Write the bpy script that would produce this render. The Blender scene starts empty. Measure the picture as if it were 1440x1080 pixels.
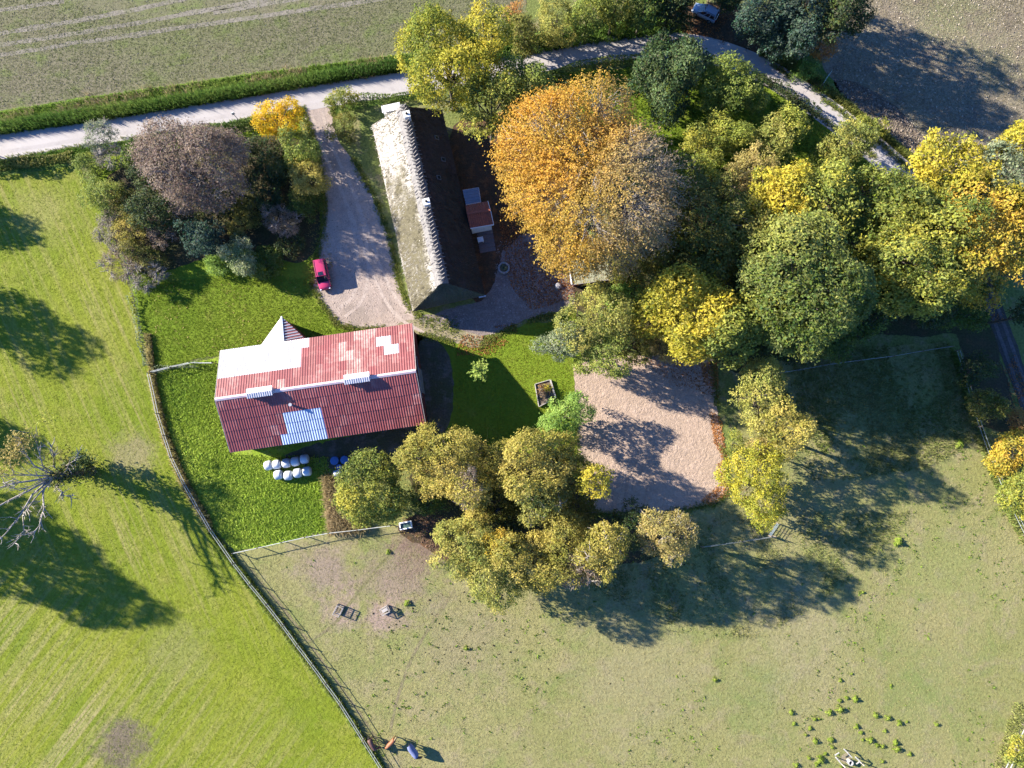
import bpy, bmesh, math, random
import numpy as np
from mathutils import Vector, Matrix

random.seed(7)
R_ = math.radians
# ------------------------------------------------------------------ camera, sky, sun, exposure
FPX, CAM_H, TILT = 844.0, 84.4, math.atan(84 / 844)
SUN_EL, SHADOW_DIR, SUN_POWER, SKY_STRENGTH, EXPOSURE = 22.5, -19.5, 5.0, 0.08, 2.0
scene = bpy.context.scene
COL = scene.collection
cam_data = bpy.data.cameras.new('camera')
cam_data.sensor_fit = 'HORIZONTAL'
cam_data.sensor_width = 36.0
cam_data.lens = 36.0 * FPX / 1440.0
cam_data.clip_start, cam_data.clip_end = 0.5, 3000
camera = bpy.data.objects.new('camera', cam_data)
camera.location = (0, 0, CAM_H)
camera.rotation_euler = (TILT, 0, 0)
COL.objects.link(camera)
scene.camera = camera

sd = Vector((math.cos(R_(SHADOW_DIR)), math.sin(R_(SHADOW_DIR)), 0))
travel = Vector((sd.x * math.cos(R_(SUN_EL)), sd.y * math.cos(R_(SUN_EL)), -math.sin(R_(SUN_EL))))
world = bpy.data.worlds.new('World')
scene.world = world
world.use_nodes = True
wn = world.node_tree
bg = wn.nodes['Background']
sky = wn.nodes.new('ShaderNodeTexSky')
sky.sky_type = 'NISHITA'
sky.sun_disc = False
sky.sun_elevation = R_(SUN_EL)
sky.sun_rotation = math.atan2(-travel.x, -travel.y)
sky.dust_density = 0.0
sky.air_density = 1.0
sky.ozone_density = 5.0
bg.inputs['Strength'].default_value = SKY_STRENGTH
tint = wn.nodes.new('ShaderNodeVectorMath')                   # the camera's white balance was set for the warm sun
tint.operation = 'MULTIPLY'
tint.inputs[1].default_value = (0.54, 0.74, 1.08)
wn.links.new(sky.outputs['Color'], tint.inputs[0])
wn.links.new(tint.outputs[0], bg.inputs['Color'])
sun_data = bpy.data.lights.new('sun', 'SUN')
sun_data.energy = SUN_POWER
sun_data.angle = R_(0.55)
sun_data.color = (1.0, 0.93, 0.82)
sun = bpy.data.objects.new('sun', sun_data)
sun.rotation_euler = travel.to_track_quat('-Z', 'Y').to_euler()
sun.location = (-60, 20, 90)
COL.objects.link(sun)
scene.view_settings.view_transform = 'Standard'
scene.view_settings.look = 'None'
scene.view_settings.exposure = EXPOSURE
scene.view_settings.gamma = 1.0
scene.view_settings.use_curve_mapping = False


def P(px, py, z=0.0):
    """A point of the place at height z, from where it is seen in the photograph (1440 x 1080)."""
    dx, dy = (px - 720) / FPX, -(py - 540) / FPX
    y = dy * math.cos(TILT) + math.sin(TILT)
    zz = dy * math.sin(TILT) - math.cos(TILT)
    s = (CAM_H - z) / (-zz)
    return Vector((dx * s, y * s, z))


# ------------------------------------------------------------------ helpers
def tag(o, label=None, cat=None, group=None, kind=None):
    if label: o['label'] = label
    if cat: o['category'] = cat
    if group: o['group'] = group
    if kind: o['kind'] = kind
    return o


def thing(name, label, cat, loc=(0, 0, 0), rz=0.0, group=None):
    o = bpy.data.objects.new(name, None)
    o.empty_display_size = 0.3
    o.location = loc
    o.rotation_euler = (0, 0, rz)
    COL.objects.link(o)
    return tag(o, label, cat, group)


def link_mesh(name, me, mat=None, parent=None):
    o = bpy.data.objects.new(name, me)
    COL.objects.link(o)
    if mat is not None and not me.materials:
        me.materials.append(mat)
    if parent: o.parent = parent
    return o


def copy_tree(o, parent=None):
    c = o.copy()
    COL.objects.link(c)
    if parent: c.parent = parent
    for ch in o.children:
        copy_tree(ch, c)
    return c


class MB:
    """Collects boxes, bars and tubes and links them as one mesh object."""
    def __init__(s):
        s.v, s.f = [], []

    def poly(s, vs, fs):
        n = len(s.v)
        s.v += [tuple(v) for v in vs]
        s.f += [tuple(i + n for i in f) for f in fs]
        return s

    def box(s, c, d, rz=0.0, m=None):
        x, y, z = d[0] / 2, d[1] / 2, d[2] / 2
        vs = [Vector((a * x, b * y, e * z)) for a in (-1, 1) for b in (-1, 1) for e in (-1, 1)]
        rot = m if m is not None else Matrix.Rotation(rz, 3, 'Z')
        vs = [rot @ v + Vector(c) for v in vs]
        return s.poly(vs, [(0, 1, 3, 2), (4, 6, 7, 5), (0, 4, 5, 1), (2, 3, 7, 6), (0, 2, 6, 4), (1, 5, 7, 3)])

    def bar(s, a, b, w, h=None):
        a, b = Vector(a), Vector(b)
        d = b - a
        q = d.to_track_quat('X', 'Z').to_matrix()
        return s.box((a + b) / 2, (d.length, w, h or w), m=q)

    def tube(s, pts, rad, n=6, cap=True):
        pts = [Vector(p) for p in pts]
        if not hasattr(rad, '__len__'): rad = [rad] * len(pts)
        vs, fs = [], []
        ref = Vector((0.31, 0.83, 0.46))
        for i, p in enumerate(pts):
            t = (pts[min(i + 1, len(pts) - 1)] - pts[max(i - 1, 0)]).normalized()
            if abs(t.dot(ref)) > 0.95: ref = Vector((0.9, -0.2, 0.35))
            u = t.cross(ref).normalized()
            w = t.cross(u)
            for k in range(n):
                a = 2 * math.pi * k / n
                vs.append(p + (u * math.cos(a) + w * math.sin(a)) * rad[i])
        for i in range(len(pts) - 1):
            for k in range(n):
                k2 = (k + 1) % n
                fs.append((i * n + k, i * n + k2, (i + 1) * n + k2, (i + 1) * n + k))
        if cap:
            fs.append(tuple(range(n)))
            fs.append(tuple(range(len(vs) - 1, len(vs) - n - 1, -1)))
        return s.poly(vs, fs)

    def lathe(s, prof, c=(0, 0, 0), n=16, m=None):
        """prof: (radius, height) pairs round the local Z axis."""
        m = m or Matrix.Identity(3)
        c = Vector(c)
        vs, fs = [], []
        for r, z in prof:
            for k in range(n):
                a = 2 * math.pi * k / n
                vs.append(m @ Vector((r * math.cos(a), r * math.sin(a), z)) + c)
        for i in range(len(prof) - 1):
            for k in range(n):
                k2 = (k + 1) % n
                fs.append((i * n + k, i * n + k2, (i + 1) * n + k2, (i + 1) * n + k))
        fs.append(tuple(range(n - 1, -1, -1)))
        fs.append(tuple(range(len(vs) - n, len(vs))))
        return s.poly(vs, fs)

    def mesh(s, name, mat=None, smooth=False, bevel=0):
        me = bpy.data.meshes.new(name)
        me.from_pydata(s.v, [], s.f)
        bm = bmesh.new()
        bm.from_mesh(me)
        bmesh.ops.recalc_face_normals(bm, faces=bm.faces)
        if bevel:
            bmesh.ops.bevel(bm, geom=bm.edges[:], offset=bevel, segments=2, affect='EDGES', profile=0.5)
        bm.to_mesh(me)
        bm.free()
        if smooth:
            me.polygons.foreach_set('use_smooth', [True] * len(me.polygons))
        if mat: me.materials.append(mat)
        return me

    def build(s, name, mat, parent=None, smooth=False, bevel=0):
        return link_mesh(name, s.mesh(name, mat, smooth, bevel), None, parent)


# ------------------------------------------------------------------ materials
class NT:
    def __init__(s, name):
        s.m = bpy.data.materials.new(name)
        s.m.use_nodes = True
        s.t = s.m.node_tree
        s.b = s.t.nodes['Principled BSDF']
        s.out = s.t.nodes['Material Output']

    def n(s, typ, **kw):
        o = s.t.nodes.new(typ)
        for k, v in kw.items(): setattr(o, k, v)
        return o

    def l(s, a, b): s.t.links.new(a, b)

    def pos(s):
        return s.n('ShaderNodeNewGeometry').outputs['Position']

    def objpos(s):
        return s.n('ShaderNodeTexCoord').outputs['Object']

    def mapping(s, vec, rot=0.0, scale=(1, 1, 1), loc=(0, 0, 0)):
        m = s.n('ShaderNodeMapping')
        m.inputs['Rotation'].default_value = (0, 0, rot)
        m.inputs['Scale'].default_value = scale
        m.inputs['Location'].default_value = loc
        s.l(vec, m.inputs['Vector'])
        return m.outputs[0]

    def noise(s, vec, scale, detail=4, rough=0.6, dist=0.0):
        o = s.n('ShaderNodeTexNoise')
        o.inputs['Scale'].default_value = scale
        o.inputs['Detail'].default_value = detail
        o.inputs['Roughness'].default_value = rough
        o.inputs['Distortion'].default_value = dist
        s.l(vec, o.inputs['Vector'])
        return o.outputs['Fac']

    def ramp(s, fac, a, b, va=0.0, vb=1.0):
        o = s.n('ShaderNodeMapRange')
        o.inputs['From Min'].default_value = a
        o.inputs['From Max'].default_value = b
        o.inputs['To Min'].default_value = va
        o.inputs['To Max'].default_value = vb
        s.l(fac, o.inputs['Value'])
        return o.outputs[0]

    def math(s, op, a, b=None):
        o = s.n('ShaderNodeMath', operation=op)
        for i, x in enumerate((a, b)):
            if x is None: continue
            if isinstance(x, (int, float)): o.inputs[i].default_value = x
            else: s.l(x, o.inputs[i])
        return o.outputs[0]

    def mix(s, fac, a, b, mode='MIX'):
        o = s.n('ShaderNodeMix', data_type='RGBA', blend_type=mode)
        for sock, x in ((o.inputs[0], fac), (o.inputs[6], a), (o.inputs[7], b)):
            if isinstance(x, (int, float)): sock.default_value = x
            elif isinstance(x, tuple): sock.default_value = (*x[:3], 1)
            else: s.l(x, sock)
        return o.outputs[2]

    def gain(s, col, fac):
        o = s.n('ShaderNodeVectorMath', operation='SCALE')
        s.l(col, o.inputs[0])
        s.l(fac, o.inputs['Scale'])
        return o.outputs[0]

    def bump(s, h, dist, strength=1.0):
        o = s.n('ShaderNodeBump')
        o.inputs['Distance'].default_value = dist
        o.inputs['Strength'].default_value = strength
        s.l(h, o.inputs['Height'])
        s.l(o.outputs[0], s.b.inputs['Normal'])

    def done(s, col, rough=0.9, spec=0.2):
        if isinstance(col, tuple): s.b.inputs['Base Color'].default_value = (*col, 1)
        else: s.l(col, s.b.inputs['Base Color'])
        s.b.inputs['Roughness'].default_value = rough
        s.b.inputs['Specular IOR Level'].default_value = spec
        return s.m


def ground_mat(name, c1, c2, c3, big=0.05, mid=0.45, fine=3.2, relief=0.12, amp=0.45, streaks=(), blobs=(), c4=None, c3at=(0.5, 0.66), rough=0.95):
    t = NT(name)
    p = t.pos()
    col = t.mix(t.ramp(t.noise(p, big, 5, 0.62), 0.38, 0.62), c1, c2)
    nm = t.noise(p, mid, 7, 0.68)
    col = t.mix(t.ramp(nm, *c3at), col, c3)
    if c4:
        col = t.mix(t.ramp(t.noise(t.mapping(p, loc=(31, 17, 5)), 0.16, 8, 0.7, 0.6), 0.5, 0.64, 0, 0.55), col, c4)
    for ang, sc, colr, lo, hi, strength, msk in streaks:
        v = t.mapping(p, rot=-R_(ang))
        v = t.mapping(v, scale=(sc * 0.03, sc, sc))
        f = t.ramp(t.noise(v, 1.0, 6, 0.65, 0.35), lo, hi, 0, strength)
        f = t.math('MULTIPLY', f, t.ramp(t.noise(p, 0.09, 4, 0.6), 0.33, 0.6, 0.35, 1))
        if msk:                                     # a streak system that holds only on one side of a line
            a, b = P(*msk[0]), P(*msk[1])
            d = (b - a)
            mp = t.n('ShaderNodeVectorMath', operation='DOT_PRODUCT')
            t.l(p, mp.inputs[0])
            mp.inputs[1].default_value = d / d.length_squared
            o = a.dot(d) / d.length_squared
            edge = t.math('ADD', mp.outputs['Value'], t.ramp(t.noise(p, 0.12, 4), 0, 1, -0.35, 0.35))
            f = t.math('MULTIPLY', f, t.ramp(edge, o, o + 1))
        col = t.mix(f, col, colr)
    for bx, by, br, colr, strength in blobs:
        q = P(bx, by)
        d = t.n('ShaderNodeVectorMath', operation='DISTANCE')
        t.l(p, d.inputs[0])
        d.inputs[1].default_value = q
        r = t.math('ADD', d.outputs['Value'], t.ramp(t.noise(p, 0.3, 8, 0.75), 0.2, 0.8, -br * 1.0, br * 1.0))
        col = t.mix(t.ramp(r, br * 0.35, br * 1.1, strength, 0), col, colr)
    nf = t.noise(p, fine, 5, 0.75)
    col = t.gain(col, t.ramp(nf, 0.28, 0.72, 1 - amp, 1 + amp))
    h = t.math('ADD', nf, t.math('MULTIPLY', nm, 0.8))
    t.bump(h, relief)
    return t.done(col, rough, 0.1)


def leaf_material():
    t = NT('leaf')
    a = t.n('ShaderNodeAttribute', attribute_name='Col')
    col = t.gain(a.outputs['Color'], t.ramp(t.noise(t.pos(), 1.7, 3), 0.25, 0.75, 1.0, 1.36))
    t.l(col, t.b.inputs['Base Color'])
    t.b.inputs['Roughness'].default_value = 0.6
    t.b.inputs['Specular IOR Level'].default_value = 0.08
    tr = t.n('ShaderNodeBsdfTranslucent')
    t.l(col, tr.inputs['Color'])
    mx = t.n('ShaderNodeMixShader')
    mx.inputs[0].default_value = 0.4
    t.l(t.b.outputs[0], mx.inputs[1])
    t.l(tr.outputs[0], mx.inputs[2])
    t.l(mx.outputs[0], t.out.inputs['Surface'])
    return t.m


def simple(name, c, rough=0.6, spec=0.4, var=0.18, scale=3.0, metal=0.0, relief=0.0, dirt=None):
    t = NT(name)
    p = t.objpos()
    n = t.noise(p, scale, 6, 0.65)
    col = t.mix(t.ramp(n, 0.3, 0.7), tuple(x * (1 - var) for x in c), tuple(min(1, x * (1 + var)) for x in c))
    if dirt:
        col = t.mix(t.ramp(t.noise(p, scale * 0.4, 6, 0.7), 0.5, 0.72, 0, 0.7), col, dirt)
    t.b.inputs['Metallic'].default_value = metal
    if relief: t.bump(n, relief)
    return t.done(col, rough, spec)


LEAF = leaf_material()


def bark_material():
    t = NT('bark')
    v = t.mapping(t.pos(), scale=(5, 5, 1.2))
    n = t.noise(v, 1.6, 6, 0.7)
    col = t.mix(t.ramp(n, 0.35, 0.65), (0.05, 0.04, 0.03), (0.15, 0.125, 0.1))
    t.bump(n, 0.05)
    return t.done(col, 0.95, 0.1)


def pale_bark_material():
    t = NT('pale_dead_wood')
    n = t.noise(t.pos(), 2.2, 6, 0.7)
    col = t.mix(t.ramp(n, 0.35, 0.65), (0.17, 0.145, 0.12), (0.4, 0.36, 0.31))
    t.bump(n, 0.03)
    return t.done(col, 0.9, 0.15)


BARK, DEADWOOD = bark_material(), pale_bark_material()
WHITE_WOOD = simple('weathered_white_rail', (0.4, 0.41, 0.38), 0.7, 0.3, 0.2, 2.0, dirt=(0.3, 0.31, 0.24))
POST_WOOD = simple('grey_post_wood', (0.16, 0.13, 0.1), 0.9, 0.15, 0.3, 4.0)
GREY_WOOD = simple('silvered_timber', (0.34, 0.31, 0.28), 0.85, 0.2, 0.25, 4.0)

# ------------------------------------------------------------------ the ground in sheets
rng = np.random.default_rng(11)


def ragged(pts, amp, step, seed):
    """A ground outline with an irregular edge: world (x, y) points."""
    r = np.random.default_rng(seed)
    out = []
    n = len(pts)
    for i in range(n):
        a, b = np.array(pts[i]), np.array(pts[(i + 1) % n])
        L = np.hypot(*(b - a))
        k = max(1, min(400, int(L / step)))
        nrm = np.array([-(b - a)[1], (b - a)[0]]) / max(L, 1e-6)
        o = r.normal(0, amp, k + 1)
        o2 = np.convolve(r.normal(0, amp * 1.3, k + 15), np.hanning(15) / 3.5, 'valid')[:k + 1]
        for j in range(k):
            off = 0 if j == 0 else (min(o[j], 0.3) * 0.4 + o2[j]) * min(1, j / 4, (k - j) / 4)
            out.append(tuple(a + (b - a) * j / k + nrm * off))
    return out


def px_poly(pts, z=0.0):
    return [tuple(P(x, y, z)[:2]) for x, y in pts]


def smooth_closed(pts, it=2):
    """Chaikin corner cutting."""
    for _ in range(it):
        q = []
        for i in range(len(pts)):
            a, b = pts[i], pts[(i + 1) % len(pts)]
            q += [(a[0] * .75 + b[0] * .25, a[1] * .75 + b[1] * .25), (a[0] * .25 + b[0] * .75, a[1] * .25 + b[1] * .75)]
        pts = q
    return pts


def smooth_open(pts, it=3):
    for _ in range(it):
        q = [pts[0]]
        for a, b in zip(pts, pts[1:]):
            q += [(a[0] * .75 + b[0] * .25, a[1] * .75 + b[1] * .25), (a[0] * .25 + b[0] * .75, a[1] * .25 + b[1] * .75)]
        pts = q + [pts[-1]]
    return pts


_seed = [100]


def sheet(name, pts, z, mat, amp=0.12, step=0.45, world_pts=False):
    _seed[0] += 1
    w = pts if world_pts else px_poly(pts)
    if amp: w = ragged(w, amp, step, _seed[0])
    me = bpy.data.meshes.new(name)
    bm = bmesh.new()
    vs = [bm.verts.new((x, y, z)) for x, y in w]
    es = [bm.edges.new((vs[i], vs[(i + 1) % len(vs)])) for i in range(len(vs))]
    bmesh.ops.triangle_fill(bm, edges=es, use_beauty=False, use_dissolve=False)
    for f in bm.faces:
        f.normal_update()
        if f.normal.z < 0: f.normal_flip()
    bm.to_mesh(me)
    bm.free()
    o = link_mesh(name, me, mat)
    return tag(o, kind='structure')


def ribbon_pts(px, width, closed_out=True):
    """Outline of a band of the given width (m) along a px line."""
    c = [P(x, y).xy for x, y in px]
    L, Rr = [], []
    for i, p in enumerate(c):
        d = (c[min(i + 1, len(c) - 1)] - c[max(i - 1, 0)]).normalized()
        nrm = Vector((-d.y, d.x))
        w = width[i] if hasattr(width, '__len__') else width
        L.append(tuple(p + nrm * w / 2))
        Rr.append(tuple(p - nrm * w / 2))
    return L + Rr[::-1]


M_BASE = ground_mat('rough_meadow', (0.15, 0.16, 0.05), (0.11, 0.14, 0.035), (0.2, 0.17, 0.09))
M_PASTURE = ground_mat('grazed_pasture', (0.222, 0.202, 0.085), (0.185, 0.184, 0.064), (0.225, 0.19, 0.105), big=0.055, mid=0.35, fine=2.9, relief=0.1, amp=0.28,
                       c3at=(0.5, 0.7), c4=(0.125, 0.165, 0.04),
                       blobs=[(455, 800, 4.5, (0.22, 0.165, 0.13), 0.8), (560, 815, 6.5, (0.2, 0.15, 0.115), 0.75), (480, 857, 3.0, (0.26, 0.19, 0.15), 0.9),
                              (543, 857, 3.2, (0.26, 0.19, 0.15), 0.9), (600, 760, 5, (0.16, 0.11, 0.085), 0.9), (650, 900, 8, (0.2, 0.17, 0.1), 0.5),
                              (1330, 800, 7, (0.13, 0.18, 0.04), 0.3), (1130, 900, 9, (0.24, 0.21, 0.115), 0.5), (900, 950, 10, (0.22, 0.2, 0.105), 0.5),
                              (1060, 980, 5, (0.12, 0.17, 0.05), 0.3), (1300, 970, 7, (0.12, 0.17, 0.05), 0.25), (1240, 560, 8, (0.12, 0.15, 0.05), 0.6)])
M_GRASS = ground_mat('mown_grass_field', (0.175, 0.195, 0.02), (0.128, 0.168, 0.013), (0.21, 0.195, 0.05), big=0.045, mid=0.3, fine=2.4, relief=0.09, amp=0.25, c3at=(0.52, 0.78),
                     streaks=[(-63, 1.1, (0.25, 0.215, 0.08), 0.48, 0.66, 0.8, ((150, 860), (190, 780))),
                              (54, 1.2, (0.27, 0.23, 0.1), 0.45, 0.62, 0.9, ((190, 820), (120, 920))), (54, 2.6, (0.11, 0.15, 0.02), 0.5, 0.62, 0.6, ((190, 820), (120, 920))), (-63, 2.4, (0.12, 0.16, 0.015), 0.52, 0.66, 0.6, ((150, 860), (190, 780)))],
                     blobs=[(170, 1050, 4.0, (0.13, 0.1, 0.075), 0.9), (185, 640, 4, (0.22, 0.18, 0.1), 0.7), (60, 300, 5, (0.23, 0.21, 0.07), 0.6), (250, 920, 5, (0.2, 0.19, 0.07), 0.5)])
M_LAWN = ground_mat('garden_lawn', (0.11, 0.165, 0.012), (0.135, 0.18, 0.016), (0.16, 0.165, 0.03), big=0.08, mid=0.4, fine=2.8, relief=0.12, amp=0.35, c3at=(0.55, 0.75))
M_PADDOCK = ground_mat('lush_weedy_grass', (0.16, 0.245, 0.022), (0.2, 0.27, 0.025), (0.215, 0.24, 0.05), big=0.12, mid=0.8, fine=2.0, relief=0.14, amp=0.4)
M_CROP = ground_mat('sprouting_winter_crop', (0.132, 0.134, 0.062), (0.145, 0.13, 0.08), (0.12, 0.145, 0.045), big=0.035, mid=0.25, fine=3.4, relief=0.1, amp=0.3,
                    streaks=[(8.5, 2.6, (0.145, 0.128, 0.088), 0.46, 0.62, 0.5, None)])
M_STUBBLE = ground_mat('harrowed_stubble', (0.2, 0.165, 0.115), (0.185, 0.16, 0.1), (0.15, 0.12, 0.09), big=0.04, mid=0.3, fine=2.8, relief=0.16, amp=0.4,
                       streaks=[(35, 1.6, (0.24, 0.21, 0.145), 0.5, 0.7, 0.4, None)], blobs=[(1330, 20, 6, (0.15, 0.17, 0.06), 0.5), (1400, 90, 5, (0.16, 0.17, 0.07), 0.4)])
M_PLOUGH = ground_mat('turned_soil', (0.115, 0.088, 0.068), (0.14, 0.11, 0.085), (0.18, 0.15, 0.115), big=0.3, mid=1.0, fine=4, relief=0.25, amp=0.5)
M_VERGE = ground_mat('verge_grass', (0.075, 0.13, 0.022), (0.11, 0.17, 0.03), (0.16, 0.16, 0.06), big=0.15, mid=0.8, fine=3, relief=0.2)
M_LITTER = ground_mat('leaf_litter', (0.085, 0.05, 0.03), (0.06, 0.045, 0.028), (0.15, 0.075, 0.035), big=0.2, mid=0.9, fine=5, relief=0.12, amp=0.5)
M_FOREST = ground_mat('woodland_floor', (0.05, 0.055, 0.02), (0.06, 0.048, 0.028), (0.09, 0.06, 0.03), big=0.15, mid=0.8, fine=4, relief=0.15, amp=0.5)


def road_mat():
    t = NT('worn_asphalt')
    p = t.pos()
    n1 = t.noise(p, 0.12, 6, 0.6)
    col = t.mix(t.ramp(n1, 0.35, 0.65), (0.31, 0.28, 0.262), (0.355, 0.325, 0.305))
    col = t.mix(t.ramp(t.noise(p, 0.7, 7, 0.7), 0.55, 0.75, 0, 0.5), col, (0.24, 0.22, 0.21))
    f = t.noise(p, 9, 4, 0.8)
    col = t.gain(col, t.ramp(f, 0.3, 0.7, 0.86, 1.14))
    t.bump(f, 0.015)
    return t.done(col, 0.8, 0.3)


M_ROAD = road_mat()
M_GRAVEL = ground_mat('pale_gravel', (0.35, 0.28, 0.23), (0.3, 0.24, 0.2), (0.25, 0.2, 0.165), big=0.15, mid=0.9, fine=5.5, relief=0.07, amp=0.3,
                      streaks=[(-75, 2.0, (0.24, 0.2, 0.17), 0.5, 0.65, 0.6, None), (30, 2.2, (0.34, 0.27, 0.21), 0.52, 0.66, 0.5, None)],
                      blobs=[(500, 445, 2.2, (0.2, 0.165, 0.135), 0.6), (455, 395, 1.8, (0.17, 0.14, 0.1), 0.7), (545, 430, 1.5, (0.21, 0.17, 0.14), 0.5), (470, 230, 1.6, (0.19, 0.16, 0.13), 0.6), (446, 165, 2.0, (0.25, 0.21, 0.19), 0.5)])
M_YARD = ground_mat('stony_yard', (0.2, 0.165, 0.145), (0.16, 0.13, 0.115), (0.24, 0.2, 0.18), big=0.2, mid=1.2, fine=5, relief=0.08, amp=0.45)
M_ARENA = ground_mat('riding_sand', (0.36, 0.265, 0.2), (0.32, 0.24, 0.18), (0.4, 0.3, 0.23), big=0.15, mid=0.9, fine=2.6, relief=0.16, amp=0.22,
                     streaks=[(78, 2.6, (0.2, 0.15, 0.115), 0.5, 0.7, 0.45, None)])
M_DIRT = ground_mat('trodden_dark_earth', (0.085, 0.075, 0.055), (0.07, 0.075, 0.035), (0.14, 0.12, 0.1), big=0.25, mid=0.7, fine=4, relief=0.1, amp=0.4)
M_PATH = ground_mat('sandy_track', (0.26, 0.215, 0.14), (0.22, 0.19, 0.12), (0.17, 0.16, 0.07), big=0.3, mid=0.9, fine=4, relief=0.1, amp=0.35)
M_TRACK = ground_mat('pressed_wheel_track', (0.2, 0.178, 0.14), (0.18, 0.16, 0.122), (0.15, 0.145, 0.085), big=0.2, mid=0.7, fine=3, relief=0.08, amp=0.35)

g = sheet('ground', [(-700, -700), (700, -700), (700, 700), (-700, 700)], -0.02, M_BASE, amp=0, world_pts=True)

ROAD_PX = smooth_open([(-420, 258), (-150, 231), (0, 207), (180, 178), (360, 149), (520, 122), (580, 114), (650, 101), (740, 86), (830, 72), (920, 62), (985, 66), (1060, 91), (1110, 120),
                       (1175, 165), (1245, 222), (1310, 285), (1352, 340)], 3)
sheet('crop_field', [(-500, -500), (790, -500), (740, 10), (722, 52), (640, 66), (560, 78), (360, 104), (160, 132), (0, 157), (-200, 185), (-500, 225)], 0.0, M_CROP)
sheet('stubble_field', [(1195, -60), (1230, -500), (2200, -500), (2200, 420), (1500, 330), (1330, 250), (1285, 226), (1235, 182), (1165, 118), (1150, 60)], 0.0, M_STUBBLE)
FIELD_L = [(-600, 245), (0, 236), (110, 226), (125, 262), (160, 340), (185, 412), (200, 480), (213, 526), (226, 585), (246, 645), (263, 682), (300, 748), (332, 792), (400, 878), (440, 932), (480, 986),
           (512, 1037), (545, 1085), (640, 1250), (640, 1600), (-600, 1600)]
sheet('grass_field', FIELD_L, 0.0, M_GRASS, amp=0.18)
sheet('pasture', [(332, 776), (400, 760), (465, 748), (560, 738), (640, 720), (800, 715), (1020, 700), (1040, 560), (1090, 500), (1330, 480), (1350, 530), (1375, 610), (1402, 690), (1445, 770), (1800, 1000),
                  (1800, 1600), (655, 1600), (642, 1250), (547, 1085), (514, 1037), (482, 986), (442, 932), (402, 878), (334, 792)], 0.0, M_PASTURE, amp=0.18)
sheet('verge', [(-500, 224), (-200, 184), (0, 156), (160, 131), (360, 103), (560, 77), (640, 65), (722, 51), (800, 36), (960, 18), (960, 44), (900, 50), (822, 62), (740, 76), (640, 91), (560, 103), (500, 113), (360, 136), (0, 193), (-500, 268)], 0.004, M_VERGE)
sheet('roadside_grass', [(-500, 285), (0, 222), (110, 206), (330, 166), (430, 150), (500, 138), (600, 122), (600, 135), (480, 160), (330, 180), (200, 205), (110, 232), (0, 246), (-500, 300)], 0.004, M_VERGE)
sheet('field_verge', [(1055, 78), (1092, 92), (1140, 122), (1180, 148), (1230, 186), (1290, 236), (1320, 258), (1345, 255), (1290, 222), (1240, 180), (1185, 130), (1160, 100), (1135, 60), (1095, 52)], 0.004, M_VERGE)
sheet('turned_soil_strip', smooth_closed([(1168, 108), (1205, 115), (1250, 140), (1290, 180), (1325, 225), (1325, 250), (1290, 226), (1238, 180), (1180, 132)], 2), 0.004, M_PLOUGH, amp=0.35)
sheet('lawn', [(125, 230), (420, 170), (445, 240), (455, 330), (436, 400), (470, 456), (590, 448), (600, 475), (585, 520), (310, 500), (250, 512), (215, 524), (200, 480), (187, 412), (160, 340)], 0.004, M_LAWN, amp=0.2)
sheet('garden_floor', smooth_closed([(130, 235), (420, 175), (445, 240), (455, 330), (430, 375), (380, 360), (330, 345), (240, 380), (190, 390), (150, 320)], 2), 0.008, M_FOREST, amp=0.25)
sheet('paddock', [(215, 524), (250, 513), (312, 500), (330, 560), (590, 560), (590, 640), (465, 640), (466, 747), (332, 775), (300, 742), (263, 680), (246, 643), (226, 583)], 0.008, M_PADDOCK, amp=0.15)
sheet('east_lawn', [(585, 470), (680, 478), (740, 455), (810, 440), (815, 520), (820, 640), (840, 720), (700, 730), (600, 700), (585, 600)], 0.004, M_LAWN, amp=0.2)
sheet('orchard_grass', [(770, 104), (900, 92), (1000, 90), (1050, 108), (1110, 140), (1165, 180), (1240, 240), (1300, 300), (1320, 440), (1000, 450), (900, 420), (860, 200)], 0.004, M_LAWN, amp=0.2)
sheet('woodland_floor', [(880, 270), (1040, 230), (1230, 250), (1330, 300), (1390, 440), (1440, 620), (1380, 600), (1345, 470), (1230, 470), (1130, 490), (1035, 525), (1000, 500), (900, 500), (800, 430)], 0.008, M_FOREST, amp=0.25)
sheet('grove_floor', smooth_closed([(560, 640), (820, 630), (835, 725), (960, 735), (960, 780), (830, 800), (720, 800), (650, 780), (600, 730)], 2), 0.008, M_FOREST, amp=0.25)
sheet('leaf_litter', smooth_closed([(640, 170), (760, 150), (800, 200), (830, 360), (800, 430), (740, 445), (660, 440), (640, 330), (630, 200)], 1), 0.012, M_LITTER, amp=0.4)
sheet('parking_strip', smooth_closed([(940, 8), (1040, 2), (1080, 60), (1060, 84), (1000, 54), (950, 48)], 2), 0.010, M_LITTER, amp=0.3)
sheet('yard', smooth_closed([(584, 446), (640, 432), (690, 420), (712, 330), (790, 330), (812, 420), (800, 436), (745, 446), (712, 460), (690, 474), (640, 468), (600, 452)], 1), 0.016, M_YARD, amp=0.25)
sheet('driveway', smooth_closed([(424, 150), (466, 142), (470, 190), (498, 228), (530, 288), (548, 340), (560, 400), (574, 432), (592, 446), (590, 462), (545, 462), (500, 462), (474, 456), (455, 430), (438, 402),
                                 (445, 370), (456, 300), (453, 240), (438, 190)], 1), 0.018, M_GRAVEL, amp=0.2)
sheet('earth_path', smooth_closed([(560, 452), (588, 448), (640, 462), (690, 476), (672, 492), (640, 482), (590, 470), (555, 466)], 2), 0.022, M_PATH, amp=0.3)
sheet('barn_apron', smooth_closed([(580, 470), (630, 482), (640, 560), (625, 620), (560, 655), (470, 662), (400, 650), (400, 635), (590, 590)], 2), 0.012, M_DIRT, amp=0.35)
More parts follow.
